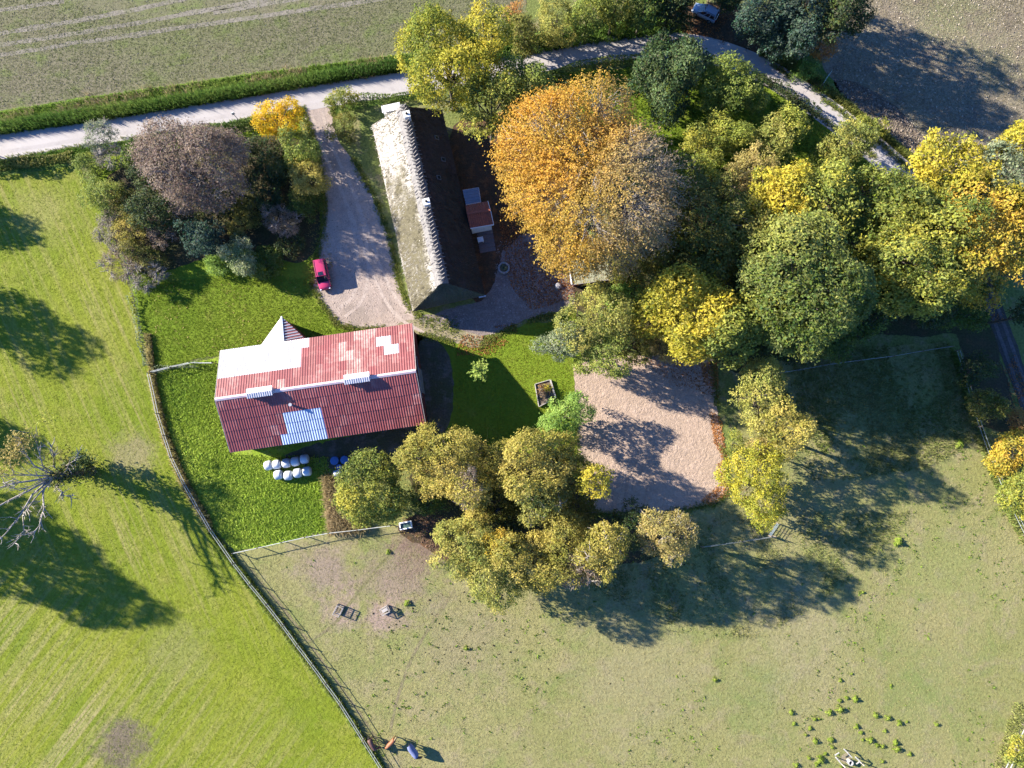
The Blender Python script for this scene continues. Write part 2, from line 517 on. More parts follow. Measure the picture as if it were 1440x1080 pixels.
ARENA = [(806, 516), (860, 500), (1002, 500), (1010, 590), (1026, 690), (1010, 708), (930, 722), (824, 722), (812, 630)]
sheet('riding_arena', ARENA, 0.024, M_ARENA, amp=0.1)
sheet('bare_earth', smooth_closed([(560, 735), (600, 715), (650, 740), (640, 800), (600, 770), (560, 752)], 2), 0.012, M_LITTER, amp=0.5)
sheet('dry_strip', [(458, 668), (474, 672), (490, 720), (520, 745), (465, 750)], 0.012, ground_mat('dry_grass_soil', (0.2, 0.16, 0.09), (0.17, 0.14, 0.08), (0.24, 0.2, 0.12), big=0.3, mid=1, fine=4, relief=0.2), amp=0.15)
o = sheet('road', ribbon_pts(ROAD_PX, 4.1), 0.028, M_ROAD, amp=0.05, step=0.6, world_pts=True)
M_WORN = ground_mat('tyre_worn_asphalt', (0.36, 0.33, 0.31), (0.33, 0.3, 0.28), (0.285, 0.26, 0.24), big=0.1, mid=0.5, fine=6, relief=0.015, amp=0.12)
M_RUT = ground_mat('compacted_gravel', (0.37, 0.305, 0.255), (0.33, 0.27, 0.225), (0.26, 0.21, 0.18), big=0.2, mid=0.9, fine=5, relief=0.03, amp=0.25)


def offset_line(px, d):
    c = [P(x, y).xy for x, y in px]
    out = []
    for i, q in enumerate(c):
        t = (c[min(i + 1, len(c) - 1)] - c[max(i - 1, 0)]).normalized()
        out.append(tuple(q + Vector((-t.y, t.x)) * d))
    return out


def world_ribbon(c, width):
    c = [Vector(q) for q in c]
    a, b = [], []
    for i, q in enumerate(c):
        t = (c[min(i + 1, len(c) - 1)] - c[max(i - 1, 0)]).normalized()
        nn_ = Vector((-t.y, t.x)) * width / 2
        a.append(tuple(q + nn_)); b.append(tuple(q - nn_))
    return a + b[::-1]


for d_ in (-0.85, 0.85):
    sheet('tyre_track', world_ribbon(offset_line(ROAD_PX, d_), 0.55), 0.032, M_WORN, amp=0.07, step=0.5, world_pts=True)
M_TROD = ground_mat('trodden_turf', (0.18, 0.15, 0.085), (0.16, 0.145, 0.07), (0.15, 0.16, 0.055), big=0.3, mid=0.8, fine=3, relief=0.1)
for ln in ([(640, 830), (610, 872), (578, 925), (560, 975), (548, 1030)], [(352, 800), (412, 872), (452, 928), (494, 986), (530, 1040)], [(560, 765), (530, 800), (490, 850), (470, 880), (430, 905)]):
    sheet('trodden_track', ribbon_pts(smooth_open(ln, 3), 0.4), 0.004 + 0.001 * (ln[0][0] % 7), M_TROD, amp=0.12, step=0.3, world_pts=True)
rut_z = 0.018
for ln in ([(446, 160), (462, 215), (488, 265), (505, 320), (512, 375), (506, 420), (480, 440)], [(446, 160), (462, 215), (488, 265), (512, 330), (535, 395), (560, 440), (600, 462)]):
    for d_ in (-0.75, 0.75):
        rut_z += 0.002
        sheet('wheel_rut', world_ribbon(offset_line(smooth_open(ln, 2), d_), 0.45), rut_z, M_RUT, amp=0.1, step=0.4, world_pts=True)
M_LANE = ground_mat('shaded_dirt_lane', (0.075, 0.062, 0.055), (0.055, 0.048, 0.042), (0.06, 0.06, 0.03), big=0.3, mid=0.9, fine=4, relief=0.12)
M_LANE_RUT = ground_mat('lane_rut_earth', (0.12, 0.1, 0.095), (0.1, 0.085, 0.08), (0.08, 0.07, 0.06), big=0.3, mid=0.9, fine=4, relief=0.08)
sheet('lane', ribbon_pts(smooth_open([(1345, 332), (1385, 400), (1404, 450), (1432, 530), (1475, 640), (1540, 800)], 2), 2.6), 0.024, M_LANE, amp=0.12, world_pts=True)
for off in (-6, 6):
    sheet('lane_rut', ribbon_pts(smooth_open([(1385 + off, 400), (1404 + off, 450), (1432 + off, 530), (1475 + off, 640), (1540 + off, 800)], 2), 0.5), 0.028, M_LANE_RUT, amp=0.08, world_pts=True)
for line in ([(-30, 52), (130, 26), (262, -2)], [(-30, 68), (150, 40), (380, -2)], [(-30, 82), (150, 54), (360, 24), (540, -2)], [(-30, 18), (90, 2)],
             [(300, 18), (420, -2)]):
    sheet('wheel_track', ribbon_pts(smooth_open(line, 2), 0.7), 0.004, M_TRACK, amp=0.07, step=0.4, world_pts=True)


# ------------------------------------------------------------------ leaves, blades, lumps as fast meshes
def tri_mesh(name, V, cols, k, mat=None):
    """V: (n, k, 3) separate faces of k corners; cols: (n, 3) or (n, k, 3)."""
    n = len(V)
    me = bpy.data.meshes.new(name)
    me.vertices.add(n * k)
    me.vertices.foreach_set('co', np.ascontiguousarray(V, dtype=np.float32).ravel())
    me.loops.add(n * k)
    me.loops.foreach_set('vertex_index', np.arange(n * k, dtype=np.int32))
    me.polygons.add(n)
    me.polygons.foreach_set('loop_start', np.arange(0, n * k, k, dtype=np.int32))
    me.update(calc_edges=True)
    if cols.ndim == 2: cols = np.repeat(cols[:, None, :], k, 1)
    at = me.attributes.new('Col', 'FLOAT_COLOR', 'POINT')
    c4 = np.ones((n * k, 4), np.float32)
    c4[:, :3] = np.clip(cols.reshape(-1, 3), 0.002, 0.9)
    at.data.foreach_set('color', c4.ravel())
    me.materials.append(mat or LEAF)
    return me


def unit(a):
    return a / np.maximum(np.linalg.norm(a, axis=-1, keepdims=True), 1e-9)


def leaf_quads(C, N, size, r, aspect=0.75):
    """Pointed leaf faces at C with normals N."""
    n = len(C)
    a = unit(np.cross(N, r.normal(size=(n, 3))))
    b = np.cross(N, a)
    s = size * r.uniform(0.65, 1.35, (n, 1))
    V = np.empty((n, 3, 3))                                    # a leaf seen from afar: one pointed face
    V[:, 0] = C - a * s * 0.45 - b * s * 0.5 * aspect
    V[:, 1] = C + a * s * 0.75
    V[:, 2] = C - a * s * 0.45 + b * s * 0.5 * aspect
    return V


def field_noise(X, scale, seed):
    """Cheap smooth 3D noise in about -1..1."""
    r = np.random.default_rng(seed)
    out = np.zeros(len(X))
    for _ in range(7):
        k = r.normal(size=3) * scale
        out += np.sin(X @ k + r.uniform(0, 6.28))
    return out / 3.2


def pick_colours(pal, w, r):
    """pal: list of rgb; w: values 0..1 along the palette."""
    pal = np.array(pal)
    t = np.clip(w, 0, 0.9999) * (len(pal) - 1)
    i = t.astype(int)
    f = (t - i)[:, None]
    return pal[i] * (1 - f) + pal[i + 1] * f


PAL = dict(
    yellow=[(0.15, 0.165, 0.03), (0.32, 0.28, 0.035), (0.44, 0.35, 0.045)],
    ginkgo=[(0.14, 0.17, 0.03), (0.3, 0.28, 0.035), (0.44, 0.36, 0.045)],
    golden=[(0.4, 0.28, 0.02), (0.52, 0.37, 0.02), (0.45, 0.26, 0.02)],
    goldolive=[(0.16, 0.158, 0.034), (0.285, 0.245, 0.055), (0.39, 0.31, 0.078)],
    willow=[(0.14, 0.17, 0.045), (0.25, 0.25, 0.06), (0.36, 0.31, 0.08)],
    olive=[(0.07, 0.08, 0.02), (0.15, 0.15, 0.035), (0.22, 0.19, 0.05)],
    olivegreen=[(0.09, 0.125, 0.028), (0.17, 0.21, 0.045), (0.25, 0.26, 0.055)],
    green=[(0.05, 0.085, 0.02), (0.09, 0.13, 0.03), (0.16, 0.19, 0.04)],
    maple=[(0.07, 0.1, 0.022), (0.145, 0.17, 0.045), (0.24, 0.245, 0.055)],
    mapleyellow=[(0.1, 0.13, 0.03), (0.2, 0.22, 0.045), (0.34, 0.3, 0.045)],
    mapleorange=[(0.15, 0.16, 0.03), (0.34, 0.27, 0.04), (0.42, 0.26, 0.04)],
    dark=[(0.03, 0.048, 0.022), (0.055, 0.075, 0.03), (0.09, 0.11, 0.035)],
    evergreen=[(0.03, 0.055, 0.02), (0.06, 0.09, 0.035), (0.11, 0.15, 0.06)],
    conifer=[(0.025, 0.05, 0.035), (0.05, 0.085, 0.06), (0.09, 0.12, 0.08)],
    fresh=[(0.1, 0.17, 0.03), (0.18, 0.28, 0.06), (0.26, 0.34, 0.08)],
    orange=[(0.22, 0.165, 0.045), (0.38, 0.245, 0.045), (0.42, 0.225, 0.036)],
    copper=[(0.13, 0.095, 0.07), (0.2, 0.15, 0.112), (0.26, 0.2, 0.155)],
    pinkgrey=[(0.15, 0.11, 0.08), (0.24, 0.18, 0.13), (0.2, 0.16, 0.08)],
    dustygrey=[(0.15, 0.14, 0.1), (0.23, 0.2, 0.16), (0.19, 0.19, 0.09)],
    apple=[(0.15, 0.18, 0.035), (0.26, 0.28, 0.05), (0.36, 0.33, 0.065)],
    beige=[(0.18, 0.165, 0.05), (0.29, 0.24, 0.08), (0.37, 0.28, 0.1)],
    variegated=[(0.1, 0.15, 0.05), (0.24, 0.28, 0.12), (0.4, 0.4, 0.24)],
    rust=[(0.25, 0.12, 0.04), (0.38, 0.19, 0.06), (0.3, 0.2, 0.06)],
    greygreen=[(0.1, 0.13, 0.07), (0.19, 0.22, 0.12), (0.26, 0.27, 0.16)],
)


def crown_points(Rm, Hv, lobes, r, spread=1.0, full=False, core=0.62):
    """Lobe centres and radii of an uneven crown round the origin."""
    L = [((0, 0, 0), (Rm * core, Hv * (core + 0.04)))]
    for i in range(lobes):
        az = 2 * math.pi * (i + r.uniform(-0.35, 0.35)) * 0.618
        el = r.uniform(-1.1 if full else -0.6, 0.95)
        d = np.array([math.cos(az) * math.cos(el), math.sin(az) * math.cos(el), math.sin(el)])
        k = r.uniform(0.5, 0.8) * spread
        rad = r.uniform(0.27, 0.46)
        L.append((tuple(d * np.array([Rm, Rm, Hv]) * k), (Rm * rad, max(Hv * rad, Rm * rad * 0.75))))
    return L


def crown_leaves(L, pal, leaf, per, dens, r, bare=None, hole=0.55, seed=0, bottom=-0.75, flat=0.65, streaky=0.0, rough=0.14):
    """Leaf clumps over all lobes. bare=(dx, dy, start): the side where the leaves have gone."""
    cs, ns = [], []
    for (c, (rx, rz)) in L:
        area = 4 * math.pi * ((rx * rx) ** 0.8 * 0.5 + (rx * rz) ** 0.8 * 0.5) ** 1.25
        k = max(12, int(area * dens))
        d = unit(r.normal(size=(k, 3)))
        d = d[d[:, 2] > bottom]
        rad = 1 - np.abs(r.normal(0, 0.13, (len(d), 1)))
        cs.append(np.array(c) + d * np.array([rx, rx, rz]) * rad)
        ns.append(d)
    C, N = np.concatenate(cs), np.concatenate(ns)
    D = unit(C)
    C = C * (1 + rough * field_noise(D, 2.0, seed + 31) + rough * 0.55 * field_noise(D, 5.0, seed + 32))[:, None]
    keep = np.ones(len(C), bool)
    for (c, (rx, rz)) in L:
        q = (C - np.array(c)) / np.array([rx, rx, rz]) / 0.8
        keep &= ~((q ** 2).sum(1) < 1) | (r.random(len(C)) < 0.2)
    s = max(0.4, 3.2 / max(2.0, np.ptp(C[:, 0])) * 3)
    hn = field_noise(C, s * 1.3, seed + 5)
    keep &= (hn > -hole) | (r.random(len(C)) < 0.5)
    Rm = np.abs(C[:, :2]).max()
    barew = np.zeros(len(C))
    if bare:
        proj = (C[:, 0] * bare[0] + C[:, 1] * bare[1]) / Rm
        barew = np.clip((proj - bare[2]) / 0.7 + field_noise(C, 0.5, seed + 9) * 0.3, 0, 1)
        keep &= r.random(len(C)) > barew * 0.85
    C, N, barew = C[keep], N[keep], barew[keep]
    w = 0.5 + 0.33 * field_noise(C, s * 0.7, seed + 1) + r.normal(0, 0.17, len(C))
    cc = pick_colours(PAL[pal], w, r)
    if bare:
        cc = cc * (1 - 0.75 * barew[:, None]) + np.array([0.2, 0.17, 0.13]) * 0.75 * barew[:, None]
    cc = cc * r.uniform(0.85, 1.15, (len(C), 1))
    n = len(C) * per
    ci = np.repeat(np.arange(len(C)), per)
    g3 = r.normal(size=(n, 3)) * np.array([1, 1, flat]) * leaf * 0.95
    X = C[ci] + g3 * 1.2
    if streaky:                                               # leaves strung along outward-reaching sprays
        out = unit(np.c_[C[:, :2], 0.35 * C[:, 2]])[ci]
        X = X + out * r.normal(0.15, 1, (n, 1)) * leaf * streaky - g3 * 0.4
    nn = unit(N[ci] * 0.55 + np.array([0, 0, 0.55]) + r.normal(size=(n, 3)) * 0.5)
    V = leaf_quads(X, nn, leaf, r)
    col = cc[ci] * r.uniform(0.84, 1.16, (n, 1)) + r.normal(0, 0.008, (n, 3))
    return V, col, C, barew


def bent(a, b, r, sag=0.12, n=4):
    a, b = Vector(a), Vector(b)
    L = (b - a).length
    pts = [a]
    for i in range(1, n):
        t = i / n
        p = a.lerp(b, t)
        p += Vector((r.normal(), r.normal(), r.normal() * 0.5)) * L * sag * 0.35
        p.z += math.sin(t * math.pi) * L * 0.06
        pts.append(p)
    return pts + [b]


def tree(name, label, px, py, rpx, h, pal, cat='tree', group=None, lobes=10, leaf=0.32, per=7, dens=2.6, bare=None, hole=0.6, ratio=0.95, trunk_r=None, twigs=0, low=None, sx=1.0, sy=1.0,
         rot=0.0, spread=1.0, flat=0.65, full=False, core=0.68, streaky=0.0):
    """A woody plant: trunk with limbs reaching into the crown, crown of leaf clumps. px, py, rpx: where its crown is seen."""
    seed = abs(hash((px, py, rpx))) % 100000
    r = np.random.default_rng(seed)
    if sx == sy == 1.0 and not bare:
        sx = r.uniform(0.88, 1.12)
        sy = 2 - sx
        rot = r.uniform(0, 3.1)
    rpx *= 1.17 * (1.1 if name == 'maple' else 1.0)
    leaf *= 0.8
    per = int(per * 1.75)
    dens *= 1.12
    h *= 1.16 if cat == 'tree' else 1.0
    guess = h * 0.62
    Rm = rpx * (CAM_H - guess) / FPX
    Hv = min(Rm * ratio, h * 0.46)
    zc = h - Hv
    c = P(px, py, zc)
    Rm = rpx * (CAM_H - zc) / FPX
    root = thing(name, label, cat, (c.x, c.y, 0), 0, group)
    L = crown_points(Rm * 0.93, Hv * 0.95, lobes, r, spread, full, core)
    V, col, C, bw = crown_leaves(L, pal, leaf, per, dens, r, bare, hole, seed, flat=flat, streaky=streaky, rough=0.08 if core > 0.75 else 0.15)
    ca, sa = math.cos(rot), math.sin(rot)
    S = np.array([sx, sy, 1.0])

    def warp(X):
        X = X * S
        Y = X.copy()
        Y[..., 0] = X[..., 0] * ca - X[..., 1] * sa
        Y[..., 1] = X[..., 0] * sa + X[..., 1] * ca
        Y[..., 2] += zc
        Y[..., 2] = np.maximum(Y[..., 2], 0.06)
        return Y
    V = warp(V)
    link_mesh('crown', tri_mesh('crown', V, col, 3), None, root)
    mb = MB()
    tr = trunk_r or max(0.07, h * 0.02)
    top = max(zc * 0.8, zc - Hv * 0.5)
    r1 = r.normal(0, 0.12, 2)
    fork = Vector((r1[0], r1[1], top * 0.75))
    mb.tube([(0, 0, -0.1), (0, 0, 0.35), fork * 0.5 + Vector((0.05, 0.03, 0)), fork, (r1[0] * 2, r1[1] * 2, zc + Hv * 0.3)], [tr * 1.5, tr * 1.05, tr * 0.9, tr * 0.75, tr * 0.25], 8)
    ends = []
    for (lc, (rx, rz)) in L[1:]:
        e = Vector(warp(np.array([lc]))[0])
        s0 = Vector((0, 0, 0)).lerp(fork, r.uniform(0.75, 1.0))
        mb.tube(bent(s0, e, r), np.linspace(tr * 0.5, tr * 0.13, 5), 5)
        ends.append((e, rx, s0))
    mb.build('trunk', BARK, root, smooth=True)
    if twigs:
        tb = MB()
        CW = warp(C)
        wsel = 0.25 + bw * 2.0
        idx = r.choice(len(CW), min(twigs, len(CW)), replace=False, p=wsel / wsel.sum())
        for i in idx:
            q = Vector(CW[i])
            e = min(ends, key=lambda t_: (t_[0] - q).length)[0] if ends else fork
            tip = q + (q - Vector((0, 0, zc))).normalized() * r.uniform(0.1, 0.6)
            tb.tube(bent(e, tip, r, 0.22, 3), [0.05, 0.035, 0.024, 0.01], 3, cap=False)
        if tb.v: tag(tb.build('twigs', DEADWOOD, root), kind='stuff')
    return root


def in_poly(X, poly):
    x, y = X[:, 0], X[:, 1]
    ins = np.zeros(len(X), bool)
    n = len(poly)
    for i in range(n):
        x1, y1 = poly[i]
        x2, y2 = poly[(i + 1) % n]
        if y1 == y2: continue
        c = ((y1 > y) != (y2 > y)) & (x < (x2 - x1) * (y - y1) / (y2 - y1) + x1)
        ins ^= c
    return ins


def sample_poly(poly, n, r):
    q = np.array(poly)
    lo, hi = q.min(0), q.max(0)
    out = []
    got = 0
    while got < n:
        X = r.uniform(lo, hi, (n * 2, 2))
        X = X[in_poly(X, poly)]
        out.append(X)
        got += len(X)
    return np.concatenate(out)[:n]


def tufts(name, poly, n, h, w, pal, seed, blades=4, spread=0.08, patch=None, lean=0.5, hjit=0.5, keep=None, z0=0.0, stuff=True):
    """Tufts of pointed grass blades on a polygon of world points: one object of stuff."""
    r = np.random.default_rng(seed)
    X = sample_poly(poly, n, r)
    X3 = np.c_[X, np.full(len(X), z0)]
    if patch:
        f = field_noise(X3, patch[0], seed)
        X3 = X3[(f > patch[1]) | (r.random(len(X3)) < patch[2])]
    if keep is not None: X3 = X3[keep(X3)]
    w_ = 0.5 + 0.3 * field_noise(X3, 0.25, seed + 2) + r.normal(0, 0.2, len(X3))
    cc = pick_colours(pal, w_, r)
    ci = np.repeat(np.arange(len(X3)), blades)
    m = len(ci)
    base = X3[ci] + np.c_[r.normal(0, spread, (m, 2)), np.zeros(m)]
    az = r.uniform(0, 2 * math.pi, m)
    hh = h * r.uniform(1 - hjit, 1 + hjit, m) * np.repeat(r.uniform(0.7, 1.3, len(X3)), blades)
    out = np.c_[np.cos(az), np.sin(az)] * (hh * lean * r.uniform(0.2, 1.4, m))[:, None]
    side = np.c_[-np.sin(az), np.cos(az)] * (w * r.uniform(0.6, 1.4, m))[:, None] / 2
    V = np.empty((m, 3, 3))
    V[:, 0] = base + np.c_[-side, np.zeros(m)]
    V[:, 1] = base + np.c_[side, np.zeros(m)]
    V[:, 2] = base + np.c_[out, hh]
    col = cc[ci] * r.uniform(0.75, 1.25, (m, 1))
    o = link_mesh(name, tri_mesh(name, V, col, 3))
    if stuff: tag(o, kind='stuff')
    return o


def band_leaves(px, width, height, pal, r, dens=26, leaf=0.22, wob=0.35):
    """Leaf faces over a hedge-shaped band along a px line (world coordinates)."""
    c = [P(x, y).xy for x, y in px]
    seg = [(b - a).length for a, b in zip(c, c[1:])]
    tot = sum(seg)
    n = int(tot * (width + 2 * height) * dens)
    s = r.uniform(0, tot, n)
    cum = np.cumsum([0] + seg)
    i = np.clip(np.searchsorted(cum, s) - 1, 0, len(seg) - 1)
    A = np.array([tuple(v) for v in c])
    t = ((s - cum[i]) / np.array(seg)[i])[:, None]
    Q = A[i] * (1 - t) + A[i + 1] * t
    D = unit(A[i + 1] - A[i])
    Nn = np.c_[-D[:, 1], D[:, 0]]
    a = r.uniform(-0.15, math.pi + 0.15, n)
    bulk = 1 + wob * (field_noise(np.c_[Q, a], 0.9, 5))
    rad = (1 - np.abs(r.normal(0, 0.12, n))) * bulk
    ca, sa = np.cos(a), np.sin(a)
    ca = np.sign(ca) * np.abs(ca) ** 0.6
    sa = np.abs(sa) ** 0.6
    X = np.c_[Q + Nn * (ca * rad * width / 2)[:, None], np.maximum(sa * rad * height, 0.05)]
    N = unit(np.c_[Nn * ca[:, None], sa + 0.3] + r.normal(size=(n, 3)) * 0.7)
    w = 0.5 + 0.35 * field_noise(X, 0.6, 8) + r.normal(0, 0.18, n)
    col = pick_colours(PAL[pal], w, r) * r.uniform(0.75, 1.25, (n, 1))
    return leaf_quads(X, N, leaf, r), col


def hedge(name, label, px, width, height, pal, cat='hedge', dens=26, leaf=0.22, wob=0.35, group=None):
    r = np.random.default_rng(abs(hash(tuple(px))) % 99999)
    o0 = P(*px[len(px) // 2])
    root = thing(name, label, cat, o0, 0, group)
    V, col = band_leaves(px, width, height, pal, r, dens, leaf, wob)
    V = V - np.array(o0)
    link_mesh('foliage', tri_mesh('foliage', V, col, 3), None, root)
    mb = MB()
    c = [P(x, y) - o0 for x, y in px]
    for a, b in zip(c, c[1:]):
        L = (b - a).length
        for k in range(max(1, int(L / 0.9))):
            q = a.lerp(b, (k + 0.5) / max(1, int(L / 0.9)))
            for _ in range(2):
                mb.tube([q + Vector((0, 0, -0.05)), q + Vector((r.normal() * .15, r.normal() * .15, height * .5)), q + Vector((r.normal() * width * .25, r.normal() * width * .25, height * .92))], [0.03, 0.022, 0.008], 4)
    tag(mb.build('stems', BARK, root), kind='stuff')
    return root
# ------------------------------------------------------------------ the barn
def mats_sheet(name, c, pale, amount, rough=0.45):
    t = NT(name)
    p = t.pos()
    rnd = t.n('ShaderNodeObjectInfo').outputs['Random']
    col = t.mix(rnd, tuple(x * 0.86 for x in c), tuple(min(1, x * 1.12) for x in c))
    worn = t.ramp(t.math('ADD', t.noise(p, 1.1, 7, 0.72), t.ramp(rnd, 0, 1, -0.08, 0.08)), 0.62 - amount, 0.86 - amount, 0, 0.85)
    col = t.mix(worn, col, pale)
    v = t.mapping(t.objpos(), scale=(5, 0.5, 1))
    col = t.gain(col, t.ramp(t.noise(v, 2.0, 5, 0.7), 0.3, 0.7, 0.85, 1.12))
    return t.done(col, rough, 0.4)


RED_SHEET = mats_sheet('red_roof_sheet', (0.225, 0.06, 0.056), (0.32, 0.14, 0.12), 0.08)
FADED_GLARE_SHEET = mats_sheet('faded_glare_red_sheet', (0.25, 0.08, 0.07), (0.38, 0.2, 0.17), 0.13)
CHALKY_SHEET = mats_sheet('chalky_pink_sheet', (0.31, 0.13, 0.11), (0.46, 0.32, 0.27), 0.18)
SKY_TINTED_SHEET = mats_sheet('sky_tinted_white_sheet', (0.4, 0.47, 0.58), (0.46, 0.52, 0.6), 0.0)  # white sheets, the south slope's blue skylight put into their colour
WHITE_SHEET = mats_sheet('white_roof_sheet', (0.52, 0.5, 0.5), (0.44, 0.41, 0.41), 0.03)
PINK_METAL = simple('pink_white_ridge_metal', (0.55, 0.42, 0.42), 0.5, 0.4, 0.15, 2)
BARN_BOARD = simple('dark_red_barn_board', (0.13, 0.035, 0.03), 0.85, 0.2, 0.3, 3, dirt=(0.07, 0.05, 0.045))
DARK_GLASS = simple('dark_window_glass', (0.02, 0.025, 0.03), 0.08, 0.6, 0.1, 1)
WHITE_PAINT = simple('white_paint', (0.74, 0.74, 0.72), 0.5, 0.4, 0.06, 3, dirt=(0.55, 0.54, 0.5))

BL, BW, BE, BR = 12.95, 6.72, 5.0, 7.75                     # half length, half width over the eaves, eave and ridge height
barn = thing('barn', 'long barn with a patched red and white corrugated metal roof', 'barn', (-25.2, 7.48, 0), R_(8.22))
wl, ww = BL - 0.35, BW - 0.4
for s in (-1, 1):
    MB().box((0, s * ww, 2.42), (2 * wl, 0.2, 4.84)).build('wall', BARN_BOARD, barn)
    m = MB()
    x0 = s * (wl - 0.001)
    pr = [(-ww + 0.1, 0), (ww - 0.1, 0), (ww - 0.1, 4.84), (0, BR - 0.22), (-ww + 0.1, 4.84)]
    m.poly([(x0 - s * 0.2, a, b) for a, b in pr] + [(x0, a, b) for a, b in pr],
           [(0, 1, 2, 3, 4), (9, 8, 7, 6, 5)] + [(i, (i + 1) % 5, (i + 1) % 5 + 5, i + 5) for i in range(5)])
    m.build('gable_wall', BARN_BOARD, barn)
    dr = MB().box((x0 + s * 0.05, -0.6, 1.75), (0.09, 3.4, 3.5)).build('sliding_door', simple('barn_door_paint', (0.2, 0.19, 0.18), 0.8, 0.2, 0.2, 2), barn)
    MB().bar((x0 + s * 0.12, -3.2, 3.58), (x0 + s * 0.12, 2.6, 3.58), 0.08).build('door_rail', GREY_WOOD, dr)
win = MB().box((0, 0, 0), (1.2, 0.06, 0.8)).mesh('window', DARK_GLASS)
frm = MB()
for a in (-0.62, 0, 0.62): frm.box((a, -0.01, 0), (0.07, 0.1, 0.95))
for b in (-0.44, 0.44): frm.box((0, -0.012, b), (1.3, 0.1, 0.07))
frm = frm.mesh('window_frame', WHITE_PAINT)
for s in (-1, 1):
    for k in range(5):
        o = link_mesh('window', win, None, barn)
        o.location = (-9.2 + k * 4.6, s * (ww + 0.11), 3.0)
        o.rotation_euler = (0, 0, 0 if s < 0 else math.pi)
        link_mesh('window_frame', frm, None, o)
SL = math.hypot(BW, BR - BE)
sa_, ca_ = (BR - BE) / SL, BW / SL
NC, NR = 26, 5
SWID = 2 * BL / NC
SLEN = SL / NR
mb = MB()                                                    # one corrugated sheet: three ribs, laid from its upper edge down
prof = []
for k in range(3):
    x = k / 3
    prof += [(x, 0.0), (x + 0.1, 0.0), (x + 0.145, 0.034), (x + 0.235, 0.034), (x + 0.28, 0.0)]
prof.append((1.0, 0.0))
vs = [(a * SWID, 0.0, b + 0.0) for a, b in prof] + [(a * SWID, SLEN + 0.12, b + 0.03) for a, b in prof]
n = len(prof)
sheet_me = MB().poly(vs, [(i, i + 1, i + 1 + n, i + n) for i in range(n - 1)]).mesh('sheet', RED_SHEET)
deck = MB()
for s in (-1, 1):
    a = Vector((0, 0, BR - 0.07)); b = Vector((0, s * (BW - 0.05), BE - 0.06))
    d = Vector((0, 0, -0.12))
    vv = []
    for x in (-BL + 0.04, BL - 0.04):
        for q in (a, b, b + d, a + d): vv.append((x, q.y, q.z))
    deck.poly(vv, [(0, 1, 2, 3), (7, 6, 5, 4), (0, 4, 5, 1), (1, 5, 6, 2), (2, 6, 7, 3), (3, 7, 4, 0)])
roof = deck.build('roof', POST_WOOD, barn)
rs = random.Random(4)
for s in (1, -1):
    ymat = Matrix((((1 if s > 0 else -1), 0, 0), (0, s * ca_, s * sa_), (0, -sa_, ca_)))
    for c in range(NC):
        for r in range(NR):
            mat = RED_SHEET
            if s > 0:                                       # the sunny north slope; c counts from the west, r from the ridge
                if (r >= 2 and c <= 10) or (c == 11 and r == 4): mat = WHITE_SHEET
                elif (c in (21, 22) and r == 3) or (c == 23 and r == 2) or (c == 22 and r == 2): mat = WHITE_SHEET
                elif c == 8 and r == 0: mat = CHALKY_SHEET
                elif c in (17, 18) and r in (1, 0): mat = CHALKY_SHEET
                elif c in (16, 17, 18, 19, 20) and r >= 2: mat = CHALKY_SHEET if rs.random() < 0.45 else FADED_GLARE_SHEET
                elif rs.random() < 0.7: mat = FADED_GLARE_SHEET  # sun glare on this slope put into the colour as mostly paler reds
            else:
                if 7 <= c <= 12 and r >= 2: mat = SKY_TINTED_SHEET
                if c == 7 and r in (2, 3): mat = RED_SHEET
                if (c + r) % 9 == 0: mat = FADED_GLARE_SHEET
            o = link_mesh('sheet', sheet_me, None, roof)
            M = ymat.to_4x4()
            off = ymat @ Vector((0, r * SLEN, 0.012 + 0.001 * ((c * 7 + r * 3) % 5)))
            x = -BL + c * SWID if s > 0 else -BL + (c + 1) * SWID
            M.translation = Vector((x, off.y, BR + off.z))
            o.matrix_local = M
            o.material_slots[0].link = 'OBJECT'
            o.material_slots[0].material = mat
for k in range(9):
    x0, x1 = -BL + k * 2 * BL / 9, -BL + (k + 1) * 2 * BL / 9
    m = MB().poly([(x0, -0.24, BR - 0.02), (x1, -0.24, BR - 0.02), (x0, 0, BR + 0.11), (x1, 0, BR + 0.11), (x0, 0.24, BR - 0.02), (x1, 0.24, BR - 0.02)],
                  [(0, 1, 3, 2), (2, 3, 5, 4)])
    m.build('ridge_cap', PINK_METAL, roof)
for s in (-1, 1):
    for e in (-1, 1):
        MB().bar((e * (BL + 0.03), 0, BR - 0.05), (e * (BL + 0.03), s * BW, BE - 0.05), 0.06, 0.2).build('barge_board', GREY_WOOD, barn)
    MB().bar((-BL, s * (BW + 0.08), BE - 0.1), (BL, s * (BW + 0.08), BE - 0.1), 0.13, 0.1).build('gutter', simple('grey_gutter', (0.3, 0.3, 0.3), 0.5), barn)
for x in (-7.05, 5.45):                                      # two raised ridge ventilators
    v = MB().box((x, 0.1, BR + 0.2), (3.3, 0.8, 0.36)).build('ridge_vent', WHITE_SHEET, barn)
    cap = MB().poly([(x - 1.65, -0.55, BR + 0.42), (x + 1.65, -0.55, BR + 0.42), (x - 1.65, 0.1, BR + 0.6), (x + 1.65, 0.1, BR + 0.6), (x - 1.65, 0.72, BR + 0.42), (x + 1.65, 0.72, BR + 0.42)],
                    [(0, 1, 3, 2), (2, 3, 5, 4)])
    cap.build('vent_cap', WHITE_SHEET, v)
    for k in range(12):
        MB().bar((x - 1.55 + k * 0.282, -0.53, BR + 0.45), (x - 1.55 + k * 0.282, 0.06, BR + 0.61), 0.06, 0.05).build('vent_rib', WHITE_SHEET, v)
m = MB().lathe([(0.16, 0), (0.16, 0.5), (0.22, 0.5), (0.22, 0.62)], (-3.6, -2.0, BR - 0.85), 12)
